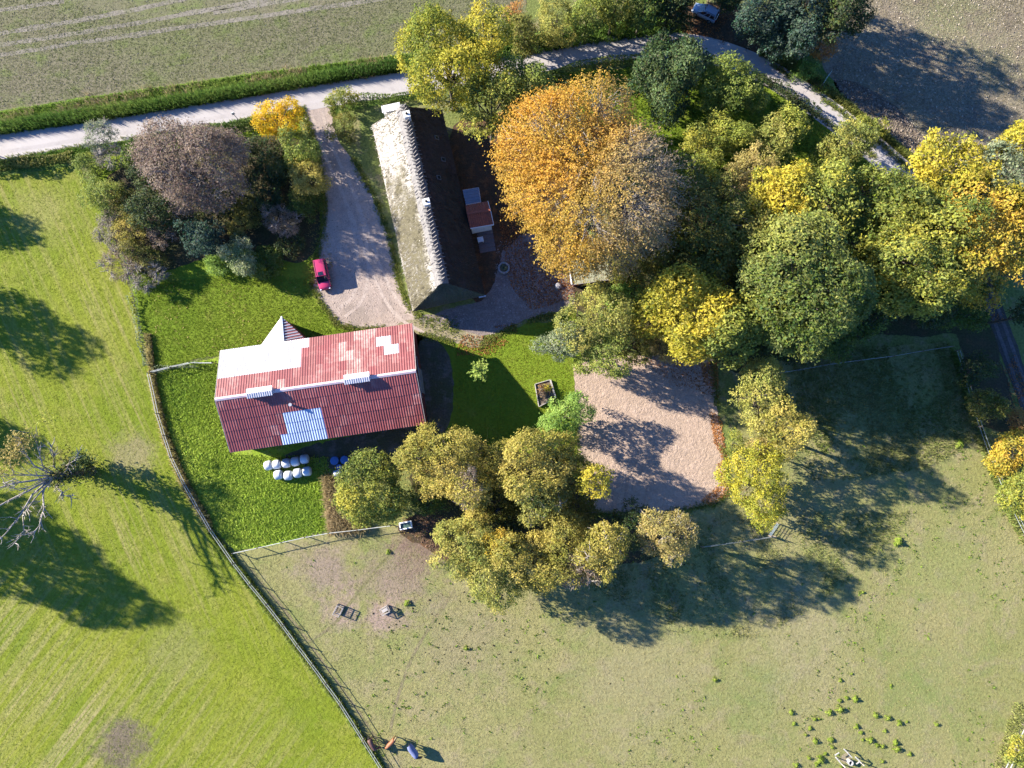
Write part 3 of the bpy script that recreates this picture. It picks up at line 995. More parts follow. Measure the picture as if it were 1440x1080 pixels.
m.build('flue', simple('zinc_flue', (0.4, 0.42, 0.44), 0.4, 0.5, 0.1, 3, 0.6), barn)

# prow-roofed annex on the barn's north side: seen as a white and striped triangle
anx = thing('barn_annex', 'small prow roofed annex, half white and half red striped, on the barn side', 'annex', (0, 0, 0))
ap, wb, eb, rb = P(396, 445, 3.6), P(362, 486, 3.9), P(434, 476, 3.9), P(399, 482, 4.75)
inw = Vector((math.sin(R_(8.22)), -math.cos(R_(8.22)), 0)) * 0.55
wb, eb, rb = wb + inw, eb + inw, rb + inw
for nm, a, b, c, lift in (('west_slope', wb, ap, rb, 1), ('east_slope', ap, eb, rb, -1)):
    m = MB().poly([a, b, c, a - Vector((0, 0, .1)), b - Vector((0, 0, .1)), c - Vector((0, 0, .1))], [(0, 1, 2), (5, 4, 3), (0, 3, 4, 1), (1, 4, 5, 2), (2, 5, 3, 0)])
    sl = m.build('roof_slope', WHITE_SHEET if lift > 0 else FADED_GLARE_SHEET, anx)
    tag(sl, 'plain white slope' if lift > 0 else 'red slope under white battens')
    if lift < 0:
        for k in range(11):
            t = (k + 0.5) / 11
            p0 = ap.lerp(eb, t)
            p1 = ap.lerp(rb, min(1, t * 1.02))
            q = p1.lerp(p0, 0.02)
            MB().bar(q + Vector((0, 0, .05)), p0 + Vector((0, 0, .05)), 0.13, 0.05).build('batten', WHITE_SHEET, sl)
    else:
        for k in range(9):
            t = (k + 0.5) / 9
            MB().bar(wb.lerp(ap, t) + Vector((0, 0, .04)), rb.lerp(ap, t) + Vector((0, 0, .04)), 0.07, 0.04).build('rib', WHITE_SHEET, sl)
MB().bar(ap + Vector((0, 0, .09)), rb + Vector((0, 0, .09)), 0.2, 0.07).build('ridge_cap', simple('blue_grey_flashing', (0.4, 0.43, 0.47), 0.5), anx)
m = MB()
ins = lambda p, q: p.lerp(q, 0.06)
cen = (ap + wb + eb) / 3
w3 = [p.lerp(Vector((cen.x, cen.y, p.z)), 0.08) for p in (wb, ap, eb)]
m.poly([(p.x, p.y, 0) for p in w3] + [(p.x, p.y, p.z - 0.14) for p in w3], [(0, 1, 4, 3), (1, 2, 5, 4), (2, 0, 3, 5)])
m.build('wall', BARN_BOARD, anx)

# ------------------------------------------------------------------ the thatched farmhouse
def thatch_mat(name, pale, mid, moss, mossy):
    t = NT(name)
    p = t.objpos()
    v = t.mapping(p, scale=(3.0, 3.0, 1.0))
    col = t.mix(t.ramp(t.noise(v, 1.8, 7, 0.75), 0.35, 0.65), mid, pale)
    band = t.n('ShaderNodeSeparateXYZ'); t.l(p, band.inputs[0])
    up = t.ramp(band.outputs['Z'], 2.4, 7.8, 0, 1)
    m = t.math('ADD', t.noise(p, 0.35, 7, 0.7), t.ramp(band.outputs['Y'], 15, 25.5, 0.14, -0.32))  # moss thins and straw pales northward, putting sun glare into the colour
    m = t.math('SUBTRACT', m, t.ramp(up, 0.62, 0.95, 0.0, 0.3))
    m = t.math('SUBTRACT', m, t.ramp(up, 0.0, 0.1, 0.18, 0.0))
    col = t.mix(t.ramp(m, 0.42, 0.6, 0, mossy), col, moss)
    col = t.mix(t.ramp(t.noise(p, 4.0, 3, 0.6), 0.66, 0.7, 0, 0.7), col, tuple(min(1, x * 1.35) for x in pale))
    f = t.noise(t.mapping(p, scale=(6, 6, 2)), 3, 5, 0.8)
    col = t.gain(col, t.ramp(f, 0.3, 0.7, 0.72, 1.25))
    t.bump(f, 0.03)
    return t.done(col, 0.9, 0.15)


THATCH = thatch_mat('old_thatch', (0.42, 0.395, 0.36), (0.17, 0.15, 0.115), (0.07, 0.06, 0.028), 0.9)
BROWN_THATCH = thatch_mat('dark_brown_thatch', (0.075, 0.056, 0.046), (0.055, 0.04, 0.034), (0.04, 0.036, 0.022), 0.7)  # east slope, a darker brown than the west one
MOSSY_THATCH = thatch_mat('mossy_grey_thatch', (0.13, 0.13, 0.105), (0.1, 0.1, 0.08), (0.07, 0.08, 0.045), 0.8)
RIDGE_STRAW = simple('pale_ridge_straw', (0.17, 0.16, 0.15), 0.9, 0.15, 0.25, 5, relief=0.1)
OAK_PEG = simple('grey_oak_peg', (0.17, 0.155, 0.145), 0.8, 0.2, 0.2, 5)
LIME = simple('limewashed_wall', (0.72, 0.7, 0.66), 0.9, 0.15, 0.08, 2, dirt=(0.5, 0.47, 0.4))
HX, HY, HE, HRZ = 10.3, 27.8, 2.55, 7.7
house = thing('farmhouse', 'long thatched farmhouse with a pegged straw ridge and whitewashed walls', 'house', (-13.8, 18.3, 0), R_(13.01))
hm = Matrix.Rotation(R_(13.01), 4, 'Z'); hm.translation = Vector((-13.8, 18.3, 0))
hinv = hm.inverted()
H = lambda px, py, z: hinv @ P(px, py, z)
rS, rN = Vector((HX / 2, 1.6, HRZ)), Vector((HX / 2, HY - 1.4, HRZ))
cor = [Vector((0, 0, HE)), Vector((HX, 0, HE)), Vector((HX, HY, HE)), Vector((0, HY, HE))]
rt = np.random.default_rng(3)


def slope_grid(a, b, c, d, nu, nv, amp):
    """Bilinear grid between a-b (eave) and d-c (top), roughened."""
    vs, fs = [], []
    for j in range(nv + 1):
        for i in range(nu + 1):
            u, v = i / nu, j / nv
            q = a.lerp(b, u).lerp(d.lerp(c, u), v)
            q = q.copy()
            if 0 < j < nv and 0 < i < nu:
                q.z += rt.normal() * amp + 0.18 * math.sin(v * math.pi) - 0.1 * math.sin(v * math.pi)
            vs.append(q)
    for j in range(nv):
        for i in range(nu):
            k = j * (nu + 1) + i
            fs.append((k, k + 1, k + nu + 2, k + nu + 1))
    return vs, fs


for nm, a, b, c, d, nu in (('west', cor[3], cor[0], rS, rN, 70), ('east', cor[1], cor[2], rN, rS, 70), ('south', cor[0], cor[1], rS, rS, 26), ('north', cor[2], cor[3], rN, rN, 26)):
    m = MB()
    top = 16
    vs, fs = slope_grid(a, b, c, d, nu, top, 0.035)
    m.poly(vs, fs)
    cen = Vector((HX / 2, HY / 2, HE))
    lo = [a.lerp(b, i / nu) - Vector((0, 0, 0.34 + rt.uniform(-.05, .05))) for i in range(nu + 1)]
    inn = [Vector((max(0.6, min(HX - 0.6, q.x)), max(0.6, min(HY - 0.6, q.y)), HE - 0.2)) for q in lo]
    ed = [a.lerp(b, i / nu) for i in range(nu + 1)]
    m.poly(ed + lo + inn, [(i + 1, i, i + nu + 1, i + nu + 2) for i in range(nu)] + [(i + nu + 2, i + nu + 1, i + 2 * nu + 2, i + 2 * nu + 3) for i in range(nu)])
    sl = m.build('thatch_slope', {'west': THATCH, 'east': BROWN_THATCH}.get(nm, MOSSY_THATCH), house, smooth=False)
    # loose straw ends lying down the slope
    k = 3200 if nm in ('west', 'east') else 500
    U, Vv = rt.random(k), rt.random(k) ** 0.9
    A, B, Cc, D = (np.array(x) for x in (a, b, c, d))
    e = A * (1 - U[:, None]) + B * U[:, None]
    tp = D * (1 - U[:, None]) + Cc * U[:, None]
    q = e * (1 - Vv[:, None]) + tp * Vv[:, None]
    down = unit(e - tp)
    nrm = unit(np.cross(np.tile(B - A, (k, 1)), tp - e))
    side = unit(np.cross(down, nrm))
    L = rt.uniform(0.2, 0.55, (k, 1)); w = rt.uniform(0.03, 0.08, (k, 1))
    V = np.empty((k, 3, 3))
    V[:, 0] = q + nrm * 0.05 - side * w
    V[:, 1] = q + nrm * 0.05 + side * w
    V[:, 2] = q + down * L + nrm * rt.uniform(0.06, 0.12, (k, 1))
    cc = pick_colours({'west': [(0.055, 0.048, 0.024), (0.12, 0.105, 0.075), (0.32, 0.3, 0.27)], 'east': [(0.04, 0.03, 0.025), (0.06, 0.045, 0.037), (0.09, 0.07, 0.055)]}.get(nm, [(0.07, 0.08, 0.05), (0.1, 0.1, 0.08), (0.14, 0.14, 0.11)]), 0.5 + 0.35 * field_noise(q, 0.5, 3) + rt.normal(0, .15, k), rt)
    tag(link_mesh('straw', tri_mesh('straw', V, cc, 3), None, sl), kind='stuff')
# straw ridge cap and the pegs astride it
m = MB()
N = 60
vs, fs = [], []
pr = [(-1.0, -0.88), (-0.62, -0.42), (-0.25, 0.02), (0, 0.1), (0.25, 0.02), (0.55, -0.36), (0.8, -0.66)]
for i in range(N + 1):
    y = rS.y - 0.25 + (rN.y - rS.y + 0.5) * i / N
    for a, b in pr:
        vs.append((HX / 2 + a + rt.normal() * 0.05, y, HRZ + b * 1.0 + 0.1 + rt.normal() * 0.02))
np_ = len(pr)
for i in range(N):
    for k in range(np_ - 1):
        fs.append((i * np_ + k, i * np_ + k + 1, (i + 1) * np_ + k + 1, (i + 1) * np_ + k))
cap = m.poly(vs, fs).build('ridge_cap', RIDGE_STRAW, house)
peg = MB()
peg.bar((-0.95, -0.07, -0.78), (0.62, 0.06, 0.7), 0.075, 0.06)
peg.bar((1.0, 0.09, -0.82), (-0.36, -0.05, 0.46), 0.09, 0.06)
peg_me = peg.mesh('ridge_peg', OAK_PEG)
for i in range(48):
    y = rS.y + 0.3 + i * (rN.y - rS.y - 0.6) / 47
    if abs(y - (H(596, 284, 8.2).y)) < 0.55 or abs(y - (H(571, 160, 8.2).y)) < 0.5: continue
    o = link_mesh('ridge_peg', peg_me, None, house)
    o.location = (HX / 2 + rt.normal() * 0.04, y, HRZ + 0.13 + rt.normal() * 0.03)
    o.rotation_euler = (0, rt.normal() * 0.05, rt.normal() * 0.09)
for hx, hy in ((596, 284), (571, 160)):
    q = H(hx, hy, 8.6)
    m = MB().box((HX / 2 + 0.35, q.y, 7.75), (0.75, 0.75, 1.5)).box((HX / 2 + 0.35, q.y, 8.53), (0.9, 0.9, 0.12))
    ch = m.build('chimney', LIME, house, bevel=0.015)
    MB().lathe([(0.16, 0), (0.16, 0.14), (0.13, 0.14), (0.13, 0.02)], (HX / 2 + 0.35, q.y, 8.6), 12).build('flue', simple('sooty_flue', (0.03, 0.03, 0.03), 0.9), ch)
# walls, windows, doors under the eaves
for a, b, d in (((0.75, HY / 2, 1.2), (0.35, HY - 1.5, 2.4), 0), ((HX - 0.75, HY / 2, 1.2), (0.35, HY - 1.5, 2.4), 0), ((HX / 2, 0.75, 1.2), (HX - 1.86, 0.35, 2.4), 1), ((HX / 2, HY - 0.75, 1.2), (HX - 1.86, 0.35, 2.4), 1)):
    MB().box(a, b).build('wall', LIME, house)
for s in (-1, 1):
    x = 0.56 if s < 0 else HX - 0.56
    for k in range(8):
        y = 2.8 + k * 3.2
        if k in (2, 5):
            dd = MB().box((x, y, 1.02), (0.08, 0.95, 2.0)).build('door', simple('green_door', (0.05, 0.11, 0.08), 0.5), house)
            MB().box((x + s * 0.06, y + 0.35, 1.0), (0.05, 0.12, 0.04)).build('handle', simple('brass_handle', (0.4, 0.3, 0.12), 0.4, 0.5, 0.1, 3, 0.8), dd)
        else:
            w_ = MB().box((x, y, 1.35), (0.06, 1.1, 1.0)).build('window', DARK_GLASS, house)
            f = MB()
            for q in (-0.55, 0, 0.55): f.box((x + s * 0.02, y + q, 1.35), (0.08, 0.07, 1.1))
            for q in (-0.52, 0.1, 0.52): f.box((x + s * 0.023, y, 1.35 + q), (0.08, 1.2, 0.06))
            f.build('window_frame', WHITE_PAINT, w_)
            MB().box((x + s * 0.08, y, 0.8), (0.2, 1.3, 0.06)).build('window_sill', WHITE_PAINT, w_)
# roof lights in the shaded east thatch
for hx, hy in ((613, 189), (622, 219), (617, 250)):
    q = H(hx, hy, 5.2)
    zz = HRZ - (q.x - HX / 2) * (HRZ - HE) / (HX / 2)
    rm = Matrix.Rotation(math.atan2(HRZ - HE, HX / 2), 3, 'Y')
    f = MB().box((q.x, q.y, zz + 0.12), (0.7, 0.6, 0.14), m=rm).build('roof_light', simple('grey_frame', (0.12, 0.12, 0.13), 0.5), house)
    MB().box(Vector((q.x, q.y, zz + 0.12)) + rm @ Vector((0, 0, 0.075)), (0.52, 0.42, 0.02), m=rm).build('pane', DARK_GLASS, f)
# lean-to with a white roof at the north end
q = H(550, 152, 2.3)
m = MB().poly([(q.x - 1.35, q.y - 0.55, 2.5), (q.x + 1.35, q.y - 0.55, 2.5), (q.x + 1.35, q.y + 0.75, 2.1), (q.x - 1.35, q.y + 0.75, 2.1),
               (q.x - 1.35, q.y - 0.55, 2.42), (q.x + 1.35, q.y - 0.55, 2.42), (q.x + 1.35, q.y + 0.75, 2.02), (q.x - 1.35, q.y + 0.75, 2.02)],
              [(0, 1, 2, 3), (7, 6, 5, 4), (0, 4, 5, 1), (1, 5, 6, 2), (2, 6, 7, 3), (3, 7, 4, 0)])
pr_ = m.build('porch_roof', WHITE_SHEET, house)
for k in range(7):
    MB().bar((q.x - 1.2 + k * 0.4, q.y - 0.54, 2.53), (q.x - 1.2 + k * 0.4, q.y + 0.74, 2.13), 0.05, 0.04).build('rib', WHITE_SHEET, pr_)
MB().box((q.x, q.y + 0.05, 1.02), (2.4, 1.1, 2.0)).build('porch_wall', LIME, house)
# downpipe hopper at the south-east eave
MB().bar((HX - 0.9, -0.12, HE - 0.2), (HX + 0.1, -0.12, HE - 0.2), 0.16, 0.1).build('gutter', simple('blue_grey_gutter', (0.45, 0.5, 0.58), 0.4), house)

# red-tiled entrance wing and glazed canopy east of the house
TILE = simple('red_clay_tile', (0.27, 0.085, 0.05), 0.75, 0.25, 0.3, 6, dirt=(0.14, 0.06, 0.05))
wing = thing('entrance_wing', 'small red tiled wing with white verge boards, east of the thatched house', 'extension', (0, 0, 0))
c4 = [P(654, 289, 2.75), P(685.6, 283, 2.75), P(693.8, 315.6, 2.75), P(661, 321, 2.75)]
rA, rB = (c4[0] + c4[3]) / 2 + Vector((0, 0, .95)), (c4[1] + c4[2]) / 2 + Vector((0, 0, .95))
for (e0, e1) in ((c4[0], c4[1]), (c4[3], c4[2])):
    m = MB()
    d = Vector((0, 0, -0.1))
    m.poly([e0, e1, rB, rA, e0 + d, e1 + d, rB + d, rA + d], [(0, 1, 2, 3), (7, 6, 5, 4), (0, 4, 5, 1), (1, 5, 6, 2), (3, 2, 6, 7), (0, 3, 7, 4)])
    sl = m.build('roof_slope', TILE, wing)
    t_me = None
    for i in range(11):
        for j in range(6):
            a = e0.lerp(e1, (i + .06) / 11); b = e0.lerp(e1, (i + .94) / 11)
            a2 = rA.lerp(rB, (i + .06) / 11); b2 = rA.lerp(rB, (i + .94) / 11)
            p0, p1 = a.lerp(a2, j / 6), b.lerp(b2, j / 6)
            p2, p3 = b.lerp(b2, (j + 1.08) / 6), a.lerp(a2, (j + 1.08) / 6)
            mid0, mid1 = (p0 + p1) / 2 + Vector((0, 0, .09)), (p2 + p3) / 2 + Vector((0, 0, .06))
            u = Vector((0, 0, .05)); l = Vector((0, 0, .012))
            MB().poly([p0 + u, mid0, p1 + u, p3 + l, mid1, p2 + l], [(0, 1, 4, 3), (1, 2, 5, 4)]).build('tile', TILE, sl)
MB().bar(rA + Vector((0, 0, .12)), rB + Vector((0, 0, .12)), 0.28, 0.1).build('ridge_tiles', TILE, wing)
for a, b in ((c4[1], rB), (rB, c4[2]), (c4[3], c4[2])):
    MB().bar(a + Vector((.05, -.05, 0.0)), b + Vector((.05, -.05, 0.0)), 0.07, 0.24).build('verge_board', WHITE_PAINT, wing)
ctr = (c4[0] + c4[2]) / 2
ang = math.atan2((c4[1] - c4[0]).y, (c4[1] - c4[0]).x)
MB().box((ctr.x, ctr.y, 1.32), (2.9, 3.0, 2.64), rz=ang).build('wall', LIME, wing)
can = thing('glazed_canopy', 'bluish glazed lean-to canopy joined to the red tiled wing', 'canopy', (0, 0, 0))
q4 = [P(650.6, 267.5, 2.5), P(673, 263.7, 2.35), P(676, 284, 2.35), P(655, 287.5, 2.5)]
BLUE_GLASS = simple('blue_grey_polycarbonate', (0.12, 0.16, 0.22), 0.25, 0.5, 0.1, 2)
for i in range(5):
    a, b = q4[0].lerp(q4[3], i / 5), q4[0].lerp(q4[3], (i + .94) / 5)
    c, d = q4[1].lerp(q4[2], (i + .94) / 5), q4[1].lerp(q4[2], i / 5)
    dn = Vector((0, 0, -.03))
    MB().poly([a, b, c, d, a + dn, b + dn, c + dn, d + dn], [(0, 1, 2, 3), (7, 6, 5, 4), (0, 4, 5, 1), (1, 5, 6, 2), (2, 6, 7, 3), (3, 7, 4, 0)]).build('pane', BLUE_GLASS, can)
for k in range(4):
    p = q4[k].lerp((q4[0] + q4[2]) / 2, 0.06)
    MB().bar((p.x, p.y, 0), (p.x, p.y, p.z - .05), 0.1).build('post', WHITE_PAINT, can)
for a, b in ((q4[0], q4[1]), (q4[1], q4[2]), (q4[2], q4[3])):
    MB().bar(a - Vector((0, 0, .09)), b - Vector((0, 0, .09)), 0.09).build('beam', WHITE_PAINT, can)
# terrace with slabs, table, planter ring, boulder
sheet('terrace', [(671, 326), (692, 322), (696, 352), (676, 356)], 0.03, M_YARD, amp=0.0)
slab = MB().box((0, 0, 0.03), (0.56, 0.56, 0.06)).mesh('slab', simple('concrete_slab', (0.13, 0.115, 0.115), 0.9, 0.2, 0.15, 3))
ter = bpy.data.objects['terrace']
for i in range(4):
    for j in range(5):
        a = P(673.5 + i * 5.6 + j * 1.0, 329 + j * 6.0 - i * 0.9)
        o = link_mesh('slab', slab, None, ter)
        o.location = (a.x, a.y, 0.03 + 0.004 * ((i + j) % 2))
        o.rotation_euler = (0, 0, 0.16)
tb = thing('garden_table', 'small pale garden table on the shaded terrace beside the house', 'table', tuple(P(676, 339, 0.095)), 0.2)
for k in range(5):
    MB().box((-0.34 + k * 0.17, 0, 0.72), (0.15, 0.75, 0.035)).build('slat', WHITE_PAINT, tb)
for a in (-0.32, 0.32):
    for b in (-0.3, 0.3): MB().bar((a, b, 0), (a, b, 0.7), 0.05).build('leg', WHITE_PAINT, tb)
pl = thing('planter_ring', 'round stone planter ring in the shaded yard below the beech', 'planter', tuple(P(708.6, 377.5, 0.02)))
for k in range(12):
    a = 2 * math.pi * k / 12
    MB().box((0.72 * math.cos(a), 0.72 * math.sin(a), 0.2), (0.24, 0.36, 0.42), rz=a).build('stone', simple('granite', (0.3, 0.28, 0.28), 0.9, 0.2, 0.3, 5), pl, bevel=0.03)
rr = np.random.default_rng(2)
X = np.c_[rr.normal(0, .3, (120, 2)), rr.uniform(.2, .6, 120)]
link_mesh('plants', tri_mesh('plants', leaf_quads(X, unit(rr.normal(size=(120, 3)) + [0, 0, 1]), .18, rr), pick_colours(PAL['greygreen'], rr.random(120), rr), 3), None, pl)


def boulder(name, label, px, py, r, mat, cat='boulder', sq=0.6, seed=1):
    bm = bmesh.new()
    bmesh.ops.create_icosphere(bm, subdivisions=2, radius=r)
    q = random.Random(seed)
    for v in bm.verts:
        v.co *= q.uniform(0.86, 1.1); v.co.z *= sq
    me = bpy.data.meshes.new(name); bm.to_mesh(me); bm.free()
    o = link_mesh(name, me, mat)
    o.location = P(px, py, r * sq * 0.7)
    return tag(o, label, cat)


boulder('boulder', 'pale grey boulder at the edge of the yard near the shed', 784.7, 402, 0.5, simple('pale_granite', (0.35, 0.33, 0.32), 0.9, 0.2, 0.3, 5))

# slatted shed roof peeping out under the beech
shed = thing('garden_shed', 'small shed with a ribbed grey green roof half hidden under the beech', 'shed', (0, 0, 0))
s4 = [P(800, 368, 2.5), P(858, 360, 2.2), P(862, 392, 2.2), P(804.5, 400, 2.5)]
SHEDROOF = simple('grey_green_roofing', (0.3, 0.3, 0.2), 0.7, 0.3, 0.2, 3, dirt=(0.2, 0.12, 0.07))
for i in range(9):
    a, b = s4[0].lerp(s4[1], (i + .04) / 9), s4[0].lerp(s4[1], (i + .96) / 9)
    c, d = s4[3].lerp(s4[2], (i + .96) / 9), s4[3].lerp(s4[2], (i + .04) / 9)
    dn = Vector((0, 0, -.05)); up = Vector((0, 0, .02 * (i % 2)))
    MB().poly([a + up, b + up, c + up, d + up, a + dn, b + dn, c + dn, d + dn], [(3, 2, 1, 0), (4, 5, 6, 7), (1, 5, 4, 0), (2, 6, 5, 1), (3, 7, 6, 2), (0, 4, 7, 3)]).build('roof_panel', SHEDROOF, shed)
MB().bar(s4[0] + Vector((-.06, 0, .02)), s4[3] + Vector((-.06, 0, .02)), 0.12, 0.25).build('fascia_board', WHITE_PAINT, shed)
MB().bar(s4[3] + Vector((0, -.06, -.03)), s4[2] + Vector((0, -.06, -.03)), 0.06, 0.16).build('fascia_board', GREY_WOOD, shed)
cs = (s4[0] + s4[2]) / 2
MB().box((cs.x, cs.y, 1.05), (5.0, 2.8, 2.1), rz=0.13).build('wall', BARN_BOARD, shed)

# raised bed
bed = thing('raised_bed', 'plank sided raised bed with brown soil and yellow plants on the lawn', 'raised bed', (0, 0, 0))
b4 = [P(752.2, 540.1, .3), P(773.8, 533.9, .3), P(781.4, 559.6, .3), P(757.8, 572, .3)]
for k in range(4):
    a, b = b4[k], b4[(k + 1) % 4]
    e = (b - a).normalized() * 0.04
    MB().bar((a.x + e.x, a.y + e.y, .17), (b.x - e.x, b.y - e.y, .17), 0.09 if k != 1 else 0.22, 0.38).build('plank', GREY_WOOD, bed)
MB().poly([(p.x, p.y, 0.2) for p in b4], [(0, 1, 2, 3)]).build('soil', M_PLOUGH, bed)
pc = P(770, 546, .3)
X = np.array(pc) + np.c_[rr.normal(0, .28, (160, 2)), rr.uniform(0, .35, 160)]
link_mesh('plants', tri_mesh('plants', leaf_quads(X, unit(rr.normal(size=(160, 3)) + [0, 0, 1]), .16, rr), pick_colours(PAL['yellow'], rr.random(160), rr), 3), None, bed)
X = np.array(P(764, 548, .25)) + np.c_[rr.normal(0, .5, (120, 2)), rr.uniform(0, .2, 120)]
link_mesh('dead_stalks', tri_mesh('dead_stalks', leaf_quads(X, unit(rr.normal(size=(120, 3)) + [0, 0, 1]), .16, rr), pick_colours(PAL['rust'], rr.random(120), rr), 3), None, bed)

# ------------------------------------------------------------------ trees
#     name, label, px, py, crown radius px, height, palette, options
T = tree
# -- copse around the copper beech
T('copper_beech', 'large round copper beech with thin grey brown leaves, beside the road', 277, 233, 67, 11.6, 'copper', core=0.8, streaky=2.2, lobes=24, leaf=0.24, dens=3.4, per=7, bare=(0.9, -0.2, 0.55), twigs=260, hole=0.75)
T('golden_tree', 'small golden yellow tree at the driveway mouth by the road', 391, 167, 31, 5.6, 'golden', sx=0.99, leaf=0.22, dens=5, hole=0.9, twigs=40)
T('olive_tree', 'round olive tree with rusty tips, just south of the golden tree', 418, 207, 28, 5.5, 'olivegreen', leaf=0.24, dens=4.5, hole=0.9)
T('yellowing_tree', 'small tree with yellow and brown leaves bordering the shaded driveway', 431, 251, 29, 5.5, 'goldolive', leaf=0.24, dens=4.5)
T('leafy_shrub', 'dull green bush low beside the shaded driveway, south of the yellow and brown tree', 432, 285, 24, 3.2, 'green', 'shrub', leaf=0.22, dens=5)
T('understorey_shrub', 'spreading dark olive shrubs in the shade between copper beech and golden tree', 375, 222, 36, 4.0, 'dark', 'shrub', leaf=0.26, dens=4)
T('understorey_shrub', 'dark olive bush in the shade east of the copper beech', 372, 268, 32, 3.6, 'dark', 'shrub', leaf=0.26, dens=4)
T('rusty_shrub', 'small rust yellow bush in the shade south of the copper beech', 340, 312, 18, 3.0, 'goldolive', 'shrub', leaf=0.2, dens=5)
T('pinkish_shrub', 'pinkish grey twiggy shrub near the driveway in front of the dark bushes', 396, 311, 26, 3.6, 'pinkgrey', 'shrub', leaf=0.16, dens=6, twigs=140)
T('variegated_shrub', 'pale green variegated shrub on the lawn edge facing the red van', 334, 359, 29, 4.0, 'variegated', 'shrub', leaf=0.22, dens=6)
T('low_shrub', 'low bright green bush hugging the west foot of the pale variegated shrub', 304, 373, 18, 1.6, 'fresh', 'shrub', leaf=0.2, dens=6)
T('low_shrub', 'low dark green bush between the pale variegated shrub and the red van', 372, 372, 26, 2.0, 'green', 'shrub', leaf=0.22, dens=5)
T('understorey_shrub', 'dark olive bush close under the south side of the copper beech', 300, 292, 32, 3.4, 'dark', 'shrub', leaf=0.26, dens=4)
T('understorey_shrub', 'olive bush around the small rust yellow one', 352, 298, 24, 2.6, 'olive', 'shrub', leaf=0.24, dens=4)
T('understorey_shrub', 'dark bush between pinkish twiggy shrub and the red van', 408, 338, 22, 2.0, 'dark', 'shrub', leaf=0.24, dens=4)
T('understorey_shrub', 'dark bush west of the copper beech trunk side', 205, 245, 24, 3.4, 'dark', 'shrub', leaf=0.24, dens=4)
T('understorey_shrub', 'mottled green bush between olive tree and dark shade shrubs', 395, 240, 24, 3.0, 'olive', 'shrub', leaf=0.24, dens=4)
T('dark_conifer', 'blue green dark conifer in the shade south of the copper beech', 282, 333, 27, 6.0, 'conifer', leaf=0.26, dens=4.5, ratio=1.1)
T('dark_conifer', 'dark green conifer below the copper beech, facing the meadow shrubs', 214, 300, 30, 6.5, 'dark', leaf=0.26, dens=4.5, ratio=1.1)
T('grey_willow', 'feathery grey green bush leaning over the road edge', 141, 194, 22, 4.2, 'greygreen', 'shrub', leaf=0.15, dens=6, twigs=90)
T('twiggy_shrub', 'thin brown twiggy bush behind the feathery grey green one', 158, 222, 20, 3.4, 'dustygrey', 'shrub', leaf=0.14, dens=4, twigs=140)
T('olive_shrub', 'olive green bush at the meadow edge, nearest the road hedge end', 128, 240, 22, 2.6, 'olivegreen', 'shrub', leaf=0.2, dens=5)
T('dark_shrub', 'dark green bush in the gap between copper beech and feathery bush', 188, 215, 20, 3.6, 'green', 'shrub', leaf=0.24, dens=4.5)
T('olive_shrub', 'yellow green tree shrub on the meadow edge west of the copper beech', 148, 272, 30, 5.0, 'olivegreen', leaf=0.22, dens=5)
T('olive_shrub', 'shaded olive bush between meadow edge and copper beech', 182, 285, 26, 4.6, 'olive', 'shrub', leaf=0.22, dens=5)
T('dusty_shrub', 'dusty beige shrub on the meadow edge, middle of the copse side', 158, 318, 25, 3.4, 'dustygrey', 'shrub', leaf=0.17, dens=6, twigs=90)
T('amber_shrub', 'olive shrub with amber tips deep inside the copse', 186, 325, 25, 4.2, 'goldolive', 'shrub', leaf=0.2, dens=5)
T('brown_shrub', 'brownish twiggy shrub in front of the blue green conifer', 230, 325, 23, 4.0, 'pinkgrey', 'shrub', leaf=0.17, dens=5, twigs=90)
T('pink_grey_shrub', 'bare pinkish grey bush at the south west corner of the copse', 168, 372, 28, 3.2, 'pinkgrey', 'shrub', leaf=0.12, dens=6, twigs=300)
T('olive_shrub', 'olive bush beside the bare pinkish grey corner bush', 202, 360, 24, 4.0, 'olive', 'shrub', leaf=0.2, dens=5)
T('grey_shrub', 'dark grey leafless bush at the south tip of the copse', 208, 388, 25, 3.0, 'dustygrey', 'shrub', leaf=0.12, dens=5, twigs=240)
# -- by the house and the road
T('gate_shrub', 'small yellow topped bush at the corner of driveway and road', 480, 141, 18, 3.6, 'mapleyellow', 'shrub', leaf=0.22, dens=5)
T('gate_shrub', 'brown green bush just south of the yellow topped corner bush', 481, 176, 22, 3.4, 'olive', 'shrub', leaf=0.2, dens=5)
T('yellow_ash', 'tall bright yellow tree overhanging road and field at the house corner', 628, 88, 68, 15, 'ginkgo', lobes=18, leaf=0.3, dens=3.0, hole=0.55, sy=1.05)
T('yellow_ash', 'second bright yellow crown, growing over the field verge', 678, 52, 40, 14, 'ginkgo', lobes=10, leaf=0.3, dens=3.0)
T('green_ash', 'green gold tree leaning over the thatched roof by the yellow one', 688, 150, 52, 13, 'mapleyellow', lobes=13, leaf=0.3, dens=2.8, hole=0.55)
T('green_ash', 'olive green tree between the yellow tree and the orange beech', 738, 122, 38, 11.5, 'olivegreen', lobes=10, leaf=0.28, dens=3.2)
T('orange_beech', 'huge orange beech with a bare grey eastern side, tallest tree of the garden', 832, 256, 114, 19, 'orange', core=0.8, lobes=38, streaky=3.0, leaf=0.24, dens=3.6, per=8, bare=(0.93, 0.1, -0.05), twigs=1500, hole=0.8, ratio=0.72)
T('glossy_tree', 'dark glossy green tree on the inside bend of the road', 935, 108, 55, 8, 'evergreen', lobes=15, leaf=0.34, dens=3.2, hole=0.7)
T('olive_pear_tree', 'olive green tree between the glossy tree and the sunlit road', 1033, 124, 43, 8, 'olivegreen', lobes=12, leaf=0.26, dens=4)
T('orchard_tree', 'lime green fruit tree in the middle of the orchard', 1020, 190, 33, 6, 'apple', lobes=9, leaf=0.26, dens=4)
